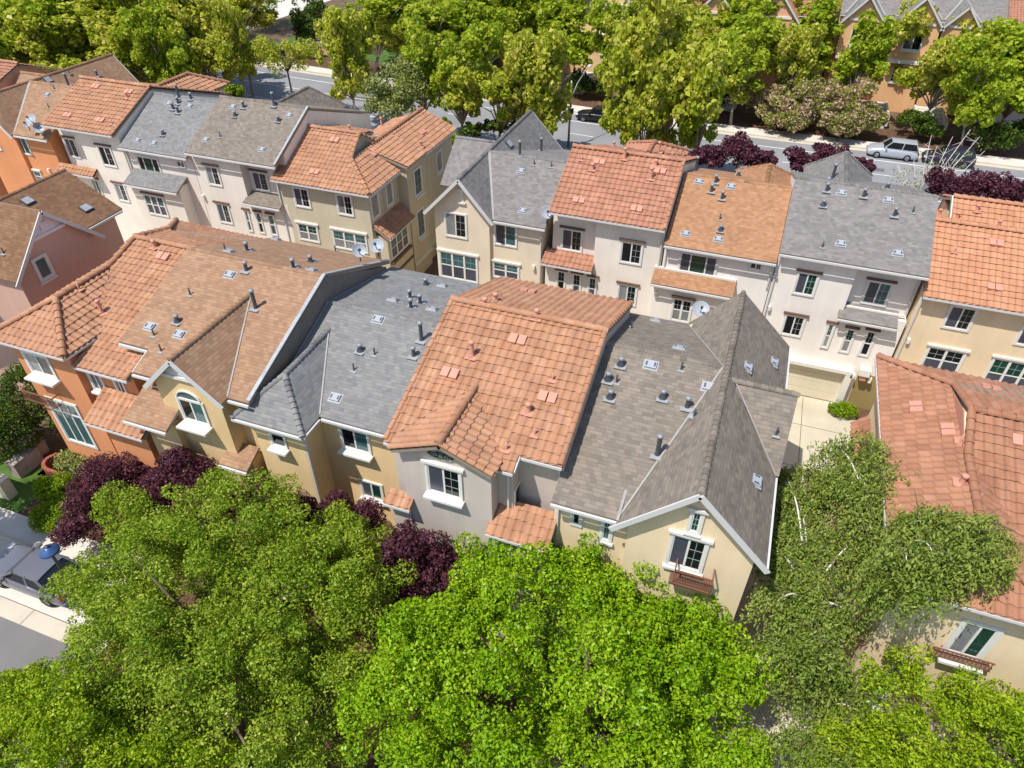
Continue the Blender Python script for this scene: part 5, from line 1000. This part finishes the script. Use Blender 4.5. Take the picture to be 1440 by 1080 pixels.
lp = np.concatenate(lp); n = len(lp); link('crown', leaf_mesh('crown', lp.astype(np.float32), rb.normal(size=(n, 3)), .16*np.ones(n), .6, rb.uniform(.2, .9, n), LM_OLIVE, rb), root); link('trunk', mb.mesh('trunk'), root)
# ================================================================== ground and roads
def sheet(name, poly, z, mat):
    mb = MB(mat); mb.face([(x, y, z) for x, y in poly]); o = mb.build(name); o['kind'] = 'structure'; return o
def rect(x0, x1, y0, y1): return [(x0, y0), (x1, y0), (x1, y1), (x0, y1)]
sheet('ground', rect(-900, 900, -300, 1500), 0, M['soil'])
def strip(name, off0, off1, z, mat, x0=-140, x1=120, th=0.0):
    """a ribbon following the far street, which bends away at its left end"""
    mb = MB(mat); xs = [x0+(x1-x0)*i/60 for i in range(61)]
    bend = lambda x: .085*max(0, -15-x)
    for a, b in zip(xs, xs[1:]):
        mb.face([(a, off0+bend(a), z), (b, off0+bend(b), z), (b, off1+bend(b), z), (a, off1+bend(a), z)])
        if th:
            for o_ in (off0, off1): mb.face([(a, o_+bend(a), z-th), (b, o_+bend(b), z-th), (b, o_+bend(b), z), (a, o_+bend(a), z)])
    o = mb.build(name); o['kind'] = 'structure'; return o
bend = lambda x: .085*max(0, -15-x)
strip('street', 63.2, 76.9, .012, M['asphalt'])
strip('gutter', 76.3, 76.9, .02, M['concrete']); strip('kerb', 76.9, 77.1, .14, M['concrete'], th=.14); strip('sidewalk', 77.1, 79.0, .13, M['walk'], th=.12); strip('near_kerb', 63.0, 63.2, .14, M['concrete'], th=.14); strip('near_sidewalk', 61.0, 63.0, .13, M['walk'], th=.12)
strip('bike_lane_line', 74.15, 74.3, .026, M['paint']); strip('near_lane_line', 66.0, 66.15, .026, M['paint'])
mb = MB(M['paint'])
for i in range(26):
    a = -135+i*7.2
    if a < -42: a1 = a+7.2
    else: a1 = a+2.8
    mb.face([(a, 70.5+bend(a), .026), (a1, 70.5+bend(a1), .026), (a1, 70.63+bend(a1), .026), (a, 70.63+bend(a), .026)])
o = mb.build('centre_line'); o['kind'] = 'structure'
strip('verge', 79.0, 84, .05, M['mulch'])
sheet('lawn', rect(-70, -20, 88, 112), .03, M['lawn'])
sheet('alley', rect(-60, 30, 26.4, 34.6), .012, M['driveway']); sheet('driveway', rect(2.7, 6.6, 12, 26.4), .012, M['driveway'])
mb = MB(M['soil'])                                                  # joints in the concrete apron
for x in (-4, 1, 5.2): mb.box((x, 30.5, .014), (.03, 8, .006))
for y in (28.6, 32.0): mb.box((-5, y, .0142), (50, .03, .006))
o = mb.build('alley_joints'); o['kind'] = 'structure'
sheet('planting_strip', rect(8.0, 9.4, 33.2, 34.6), .02, M['mulch'])
sheet('near_street', rect(-60, 40, -6, 8.0), .012, M['asphaltdk']); sheet('near_gutter', rect(-60, 40, 8.0, 8.72), .016, M['concrete']); sheet('parking_bay', rect(-60, -21.6, 8.72, 11.05), .012, M['walk'])
mb = MB(M['soil']);
for i in range(14): mb.box((-40+i*2.2, 8.36, .018), (.025, .7, .006))
mb.box((-35, 8.73, .018), (40, .03, .006)); o = mb.build('gutter_joints'); o['kind'] = 'structure'
mb = MB(M['concrete']); mb.box((-40.8, 11.13, .07), (38.4, .16, .14)); mb.box((-21.5, 9.85, .07), (.16, 2.4, .14)); mb.box((4.8, 4.52, .07), (50.4, .16, .14)); mb.box((-20.48, 6.8, .07), (.16, 4.4, .14)); o = mb.build('front_kerb'); o['kind'] = 'structure'
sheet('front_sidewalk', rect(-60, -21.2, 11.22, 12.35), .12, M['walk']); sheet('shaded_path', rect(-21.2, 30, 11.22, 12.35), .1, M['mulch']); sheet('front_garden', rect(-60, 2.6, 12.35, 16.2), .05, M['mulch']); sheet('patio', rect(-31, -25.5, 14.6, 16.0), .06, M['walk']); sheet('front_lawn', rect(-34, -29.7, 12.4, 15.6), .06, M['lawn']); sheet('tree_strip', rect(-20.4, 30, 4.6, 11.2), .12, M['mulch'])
# ------------------------------------------------------------------ patio wall, stone pillar, block at the left edge
BRICK = P('brick_red', (150, 84, 66), .9, 0, .2, 5, .3, 25); STONE = P('stone_grey', (168, 160, 150), .9, 0, .2, 2, .5, 8)
mb = MB(BRICK, M['trim']); pts = []
for i in range(13): a = PI*.5+PI*i/12; pts.append((-29.7+.7*math.cos(a), 15.1+.55*math.sin(a)))
pts += [(-29.7+.35*i, 14.55) for i in range(1, 10)]
for a, b in zip(pts, pts[1:]): mb.bar((*a, .45), (*b, .45), .14, .9); mb.bar((*a, .925), (*b, .925), .18, .05, 0)
tag(mb.build('patio_wall'), 'low curved red brick patio wall in front of the terracotta house', 'wall')
mb = MB(STONE); c = atz(40, 620, 1.0); mb.box((c.x, c.y, .75), (.9, .9, 1.5)); mb.box((c.x, c.y, 1.55), (1.1, 1.1, .12)); mb.box((c.x+.5, c.y-.9, .5), (.6, 1.4, 1.0))
tag(mb.build('stone_pillar'), 'grey stone gate pillar with a flat cap beside the patio wall', 'pillar')
c = atz(12, 676, 1.2); mb = MB(S_TAN, M['trim']); mb.box((c.x-1.7, c.y-.1, .6), (3.0, .5, 1.2)); mb.box((c.x-1.7, c.y-.1, 1.23), (3.1, .6, .07), 0)
tag(mb.build('garden_wall'), 'pale stucco garden wall cut by the left picture edge', 'wall')
# ------------------------------------------------------------------ lamps
lp_ = empty('street_lamp', (-22.3, 9.45, 0), 'street lamp with a blue round shade beside the grey sedan', 'street lamp', 'street lamps')
mb = MB(M['dkmetal']); mb.lathe((0, 0, 0), [(.12, 0), (.12, .4), (.07, .5), (.055, 4.1), (.09, 4.15), (.001, 4.2)], 12); link('pole', mb.mesh('pole'), lp_)
mb = MB(P('blue_shade', (62, 92, 138), .35, .2)); mb.lathe((0, 0, 4.2), [(.001, .2), (.1, .19), (.16, .12), (.32, .02), (.37, -.06), (.35, -.08), (.1, -.02)], 24); link('lamp_shade', mb.mesh('lamp_shade'), lp_)
mb = MB(M['dkmetal']); mb.lathe((0, 0, 4.4), [(.09, -.03), (.09, .05), (.001, .06)], 12); link('finial', mb.mesh('finial'), lp_)
c = atz(799, 207, 0); lp_ = empty('street_lamp', (c.x, c.y, 0), 'tall grey street light leaning its arm over the far road', 'street lamp', 'street lamps')
mb = MB(M['metal']); mb.tube([(0, 0, 0), (0, 0, 3), (0, 0, 6.4)], [.12, .1, .07], 10); mb.tube([(0, 0, 4.6), (.3, 1.0, 5.9), (.8, 2.6, 7.0)], [.06, .05, .04], 8); link('pole', mb.mesh('pole'), lp_)
mb = MB(M['fascia']); mb.box((.9, 2.9, 7.05), (.3, .75, .14), 0, X, Y); link('lamp_head', mb.mesh('lamp_head'), lp_)
mb = MB(M['dkmetal']); mb.box((0, -.22, 3.3), (.4, .4, 1.0)); mb.box((.25, -.1, 3.6), (.2, .3, .5)); link('signal_box', mb.mesh('signal_box'), lp_)
sg = aty(636, 116, 78); s_ = empty('road_sign', (sg.x, sg.y, 0), 'orange road works sign among the roadside sycamores', 'sign'); mb = MB(M['metal']); mb.tube([(0, 0, 0), (0, 0, sg.z)], .04, 6); link('post', mb.mesh('post'), s_); mb = MB(P('orange_sign', (236, 110, 40), .5)); mb.box((0, -.05, sg.z), (.95, .04, .95), 0, (X+Z).normalized(), -Y, (Z-X).normalized()); link('panel', mb.mesh('panel'), s_)
# ------------------------------------------------------------------ cars
TYRE = P('tyre', (26, 26, 28), .85); RIM = P('rim', (150, 152, 156), .3, .7); CARGL = P('car_glass', (22, 28, 32), .06, 0, 0, 1, 0, 1, .8); LENS = P('headlight', (220, 224, 228), .15); TAIL = P('tail_light', (150, 22, 20), .25)
def car(label, pos, ang, paint, L=4.6, Wd=1.8, suv=False, name='parked_car', cat='car'):
    r = empty(name, pos, label, cat, 'parked cars'); r.rotation_euler = (0, 0, ang); pm = P('car_paint', paint, .28, .35, 0, 1, 0, 1, .6); hw = Wd/2
    zs, zr = (1.02, 1.66) if suv else (.93, 1.42)
    st = [(-.5, .42, .62, .80), (-.485, .30, .74, .90), (-.45, .24, zs-.07, .95), (-.36, .22, zs-.015, .985), (-.1, .2, zs, 1.0), (.12, .2, zs, 1.0), (.2, .2, zs-.03, 1.0), (.32, .22, zs-.10, .985), (.43, .24, zs-.2, .93), (.485, .30, .66, .84), (.5, .42, .58, .74)]
    mb = MB(pm); rings = []
    for x, zl, zt, wf in st:
        w_ = hw*wf; c = [(-w_*.9, zl), (-w_, zl+.16), (-w_*1.0, zl+(zt-zl)*.55), (-w_*.955, zt-.05), (-w_*.84, zt), (-w_*.4, zt+.03), (0, zt+.04)]; c = c+[(-y, z) for y, z in c[-2::-1]]
        rings.append([mb.bm.verts.new((x*L, y, z)) for y, z in c])
    for A, B in zip(rings, rings[1:]):
        for k in range(len(A)-1): f = mb.bm.faces.new((A[k], A[k+1], B[k+1], B[k])); f.smooth = True
    mb.bm.faces.new(rings[0]); mb.bm.faces.new(rings[-1][::-1]); body = link('body', mb.mesh('body'), r)
    bf, br, tf, tr = (.2, -.47, .06, -.40) if suv else (.2, -.42, .04, -.24)
    wb, wt = hw*.90, hw*.74
    mb = MB(CARGL); P_ = {}
    for nm, x, w_, z in (('bf', bf, wb, zs-.02), ('br', br, wb, zs-.03), ('tf', tf, wt, zr-.04), ('tr', tr, wt, zr-.05)): P_[nm, -1] = Vector((x*L, -w_, z)); P_[nm, 1] = Vector((x*L, w_, z))
    for q in ((('bf', -1), ('bf', 1), ('tf', 1), ('tf', -1)), (('br', 1), ('br', -1), ('tr', -1), ('tr', 1)), (('br', -1), ('bf', -1), ('tf', -1), ('tr', -1)), (('bf', 1), ('br', 1), ('tr', 1), ('tf', 1))): mb.face([P_[k] for k in q])
    link('windows', mb.mesh('windows'), r)
    mb = MB(pm); n = 7; g = [[None]*n for _ in range(n)]
    for i in range(n):
        for j in range(n):
            u, v = i/(n-1), j/(n-1)*2-1; x = (tr+(tf-tr)*u)*L+(.06 if i == n-1 else -.06 if i == 0 else 0); g[i][j] = mb.bm.verts.new((x, wt*1.04*v, zr-.035+.06*(1-v*v)*math.sin(PI*(.15+.7*u))-(.02 if abs(v) == 1 else 0)))
    for i in range(n-1):
        for j in range(n-1): f = mb.bm.faces.new((g[i][j], g[i+1][j], g[i+1][j+1], g[i][j+1])); f.smooth = True
    for s in (-1, 1):
        for a, b in (('bf', 'tf'), ('br', 'tr')): mb.bar(P_[a, s]+Vector((0, .015*s, 0)), P_[b, s]+Vector((0, .01*s, .02)), .09, .06)
        m0 = P_['bf', s].lerp(P_['br', s], .52); m1 = P_['tf', s].lerp(P_['tr', s], .5); mb.bar(m0+Vector((0, .012*s, 0)), m1+Vector((0, .012*s, .02)), .08, .05)
        mb.bar(P_['bf', s]+Vector((-.02, .02*s, .02)), P_['br', s]+Vector((0, .02*s, .02)), .05, .05)
    link('roof', mb.mesh('roof'), r)
    for x in (.3, -.29):
        for s in (-1, 1):
            c = Vector((x*L, s*(hw-.1), .33)); a = Vector((0, s, 0)); mb = MB(TYRE); mb.lathe(c, [(.2, -.1), (.3, -.1), (.335, -.06), (.335, .08), (.3, .115), (.2, .115)], 20, 0, a); wh = link('wheel', mb.mesh('wheel'), r)
            mb = MB(RIM); mb.lathe(c, [(.21, .1), (.2, .09), (.07, .075), (.06, .1), (.001, .1)], 20, 0, a); link('rim', mb.mesh('rim'), wh)
    for s in (-1, 1):
        mb = MB(LENS); mb.box((.462*L, s*hw*.68, .66), (.22, .34, .12)); link('headlight', mb.mesh('headlight'), r)
        mb = MB(TAIL); mb.box((-.475*L, s*hw*.74, .78), (.16, .3, .14)); link('tail_light', mb.mesh('tail_light'), r)
        mb = MB(pm); mb.box((.155*L, s*(hw+.06), zs+.04), (.14, .2, .13)); link('wing_mirror', mb.mesh('wing_mirror'), r)
    return r
car('grey sedan parked in the bay by the blue street lamp', (-25.5, 9.95, .012), PI, (120, 121, 130))
c = atz(1252, 221, 0); car('silver crossover parked at the far kerb by the pink flowering trees', (c.x, 75.75, .012), PI, (190, 194, 200), 4.6, 1.86, True)
c = atz(833, 172, 0); car('black sedan parked at the far kerb by the street light', (c.x+.4, 75.75, .012), PI, (36, 36, 40), 4.7, 1.84)
c = atz(1332, 237, 0); car('dark plum crossover parked behind the bare white birch', (c.x, 75.7, .012), PI, (58, 50, 66), 4.5, 1.85, True)
# ------------------------------------------------------------------ houses across the far street
def far_house(label, px0, px1, wall, rm, kind, gables=(), y=91.5, ze=8.8, rise=3.0, seed=1, porch=None):
    a = aty(px0, 100, y); b = aty(px1, 100, y); x0, x1 = a.x, b.x; r = random.Random(seed)
    h = House('townhouse', label, ((x0+x1)/2, y+5, 0), wall, rm, kind, group='houses across the far street')
    ry = y+6; rz = ze+rise
    h.roof([(x0, y-.4, ze), (x1, y-.4, ze), (x1, ry, rz), (x0, ry, rz)], [(x1, ry, rz), (x0, ry, rz), (x0, y+12.5, ze), (x1, y+12.5, ze)], th=.2)
    h.gutter(((x0, y-.45, ze), (x1, y-.45, ze))); h.prism('x', x0+.02, x1-.02, [(y, 0), (y+12, 0), (y+12, ze-.1), (ry, rz-.2), (y, ze-.05)])
    for gx, hw, col in gables:
        gx = aty(gx, 60, y-1).x; gz = ze+hw*1.15-.2; gy = y-1.2; yb = min(y-.4+(gz-ze)/rise*6.4, ry)
        h.roof([(gx-hw-.25, gy-.35, ze-.5), (gx, gy-.35, gz), (gx, yb, gz), (gx-hw-.25, y, ze-.5)], [(gx+hw+.25, gy-.35, ze-.5), (gx, gy-.35, gz), (gx, yb, gz), (gx+hw+.25, y, ze-.5)])
        h.rake(((gx-hw-.3, gy-.38, ze-.55), (gx, gy-.38, gz)), ((gx, gy-.38, gz), (gx+hw+.3, gy-.38, ze-.55)))
        h.flash(((gx-hw, y-.3, ze+.1), (gx, yb, gz)), ((gx+hw, y-.3, ze+.1), (gx, yb, gz)), w=.22)
        h.prism('y', gy, y+.1, [(gx-hw, 0), (gx+hw, 0), (gx+hw, ze-.3), (gx, gz-.15), (gx-hw, ze-.3)])
        h.W.box((gx, gy-.05, ze-.2), (hw*1.5, .12, .25), 1); h.W.box((gx, gy-.45, 5.35), (hw*1.9, .9, .25), 1)
        h.window((gx-.85, gy, 6.5), X, -Y, 1.7, 1.5, 'slider_plain', sill=.4, glass='glassdark'); h.window((gx-1.0, gy, 3.2), X, -Y, 2.0, 1.6, 'hung2', sill=.2)
    n = max(1, int((x1-x0)/3.4))
    for i in range(n):
        xc = x0+(x1-x0)*(i+.5)/n
        if any(abs(xc-aty(g[0], 60, y-1).x) < g[1]+.6 for g in gables): continue
        h.window((xc-.75, y, 6.3), X, -Y, 1.5, 1.5, 'slider_plain', sill=.3); h.window((xc-.8, y, 3.3), X, -Y, 1.6, 1.6, 'hung2', sill=.3)
        h.W.box((xc, y-.5, .9), (2.0, 1.0, 1.8)); h.W.box((xc, y-.5, 1.85), (2.2, 1.15, .12), 1)
    h.finish(); return h
far_house('salmon house with arched upper window behind the fresh green grove', 700, 806, S_SALMON, TI_RED, 'tile', ((760, 2.2, 0),), seed=2)
far_house('yellow gabled house between tall sycamores across the street', 808, 905, S_YEL, SH_GREY, 'shingle', ((858, 2.5, 0), (900, 1.9, 0)), seed=3)
far_house('salmon house hidden by golden sycamores across the street', 908, 1062, S_SALMON, TI_RED, 'tile', ((1000, 2.0, 0),), seed=4)
far_house('pink house with long red tile roof across the street', 1064, 1158, S_SALMON, TI_RED, 'tile', ((1082, 2.4, 0),), seed=5)
far_house('orange house with grey roof and three peaked gables across the street', 1160, 1392, S_PEACH, SH_GREY, 'shingle', ((1206, 2.0, 0), (1283, 2.2, 0), (1345, 1.7, 0)), seed=6, ze=9.2)
far_house('grey house with tile roof at the upper corner across the street', 1395, 1540, S_GREY, TI_RED, 'tile', (), seed=7, y=89.5)
for i, px in enumerate((812, 1020, 1234, 1318)):
    c = aty(px, 140, 86); mb = MB(M['walk'])
    for k in range(7): mb.box((c.x, 84.2+k*.75, .12+.17*k), (2.4, .8, .24+.34*k) if False else (2.4, .8, .2))
    for k in range(7): mb.box((c.x, 84.2+k*.75, .06+.085*k-.09), (2.3, .74, .12+.17*k))
    mb.box((c.x-1.35, 86.5, .8), (.22, 5.4, 1.0)); mb.box((c.x+1.35, 86.5, .8), (.22, 5.4, 1.0))
    tag(mb.build('front_steps'), ('pale front steps below the yellow gabled house', 'front steps hidden behind golden sycamores', 'pale front steps leading to the orange house door', 'terraced pale steps dappled with shade at the right')[i], 'steps', 'front steps across the far street')
# boundary wall and retaining blocks at the upper left
wb_ = MB(S_TAN, M['trim']); a = atz(296, 45, .2); b = atz(392, 76, .2); wb_.bar((a.x, a.y, .9), (b.x, b.y, .9), .25, 1.8); wb_.bar((a.x, a.y, 1.85), (b.x, b.y, 1.85), .35, .1, 1)
for i in range(6): q = Vector((a.x, a.y, 1.0)).lerp(Vector((b.x, b.y, 1.0)), i/5); wb_.box(q, (.45, .45, 2.1), 1)
tag(wb_.build('boundary_wall'), 'beige boundary wall with posts below the bright green tree', 'wall')
c = atz(452, 74, 0); mb = MB(S_SALMON, M['trim'], M['iron']); mb.box((c.x, c.y, .7), (3.0, 1.6, 1.4)); mb.box((c.x, c.y, 1.44), (3.2, 1.8, .1), 1)
for i in range(8): mb.bar((c.x-1.4+.4*i, c.y, 1.45), (c.x-1.4+.4*i, c.y, 2.4), .04, .04, 2)
mb.bar((c.x-1.45, c.y, 2.4), (c.x+1.45, c.y, 2.4), .05, .05, 2); tag(mb.build('retaining_wall'), 'salmon retaining block with iron railing left of the sycamore grove', 'wall')
c = atz(497, 62, 0); mb = MB(M['trim']); mb.box((c.x, c.y, 1.1), (.8, .8, 2.2)); mb.box((c.x, c.y, 2.26), (1.05, 1.05, .14)); tag(mb.build('gate_pillar'), 'cream gate pillar with a cap at the edge of the grove', 'pillar')
sheet('parking_lot', [(atz(150, 30, 0).x, atz(150, 30, 0).y), (atz(340, 45, 0).x, atz(340, 45, 0).y), (atz(480, -5, 0).x, atz(480, -5, 0).y), (atz(200, -30, 0).x, atz(200, -30, 0).y)], .015, M['walk'])

PATCH = P('asphalt_patch', (104, 103, 104), .95, 0, .15, 1.5); OIL = P('oil_stain', (120, 112, 102), .8, 0, .3, 3)
for i, (x0, x1, y0, y1) in enumerate(((-16, -11.5, 67.2, 68.6), (4, 11, 71.4, 72.2), (-50, -44, 72.6, 74.0), (14, 16, 66.8, 70.2))): sheet('road_patch', rect(x0, x1, y0, y1), .018, PATCH)
mb = MB(OIL); _q = random.Random(9)
for cx, cy_, rr in ((3.9, 31.2, .5), (1.2, 29.6, .35), (5.0, 28.0, .45), (-24.5, 9.6, .4), (5.3, 23.5, .5), (2.6, 32.9, .3)): mb.face([(cx+rr*_q.uniform(.6, 1.2)*math.cos(2*PI*k/14), cy_+rr*_q.uniform(.6, 1.2)*math.sin(2*PI*k/14), .017) for k in range(14)])
o = mb.build('oil_stains'); o['kind'] = 'structure'
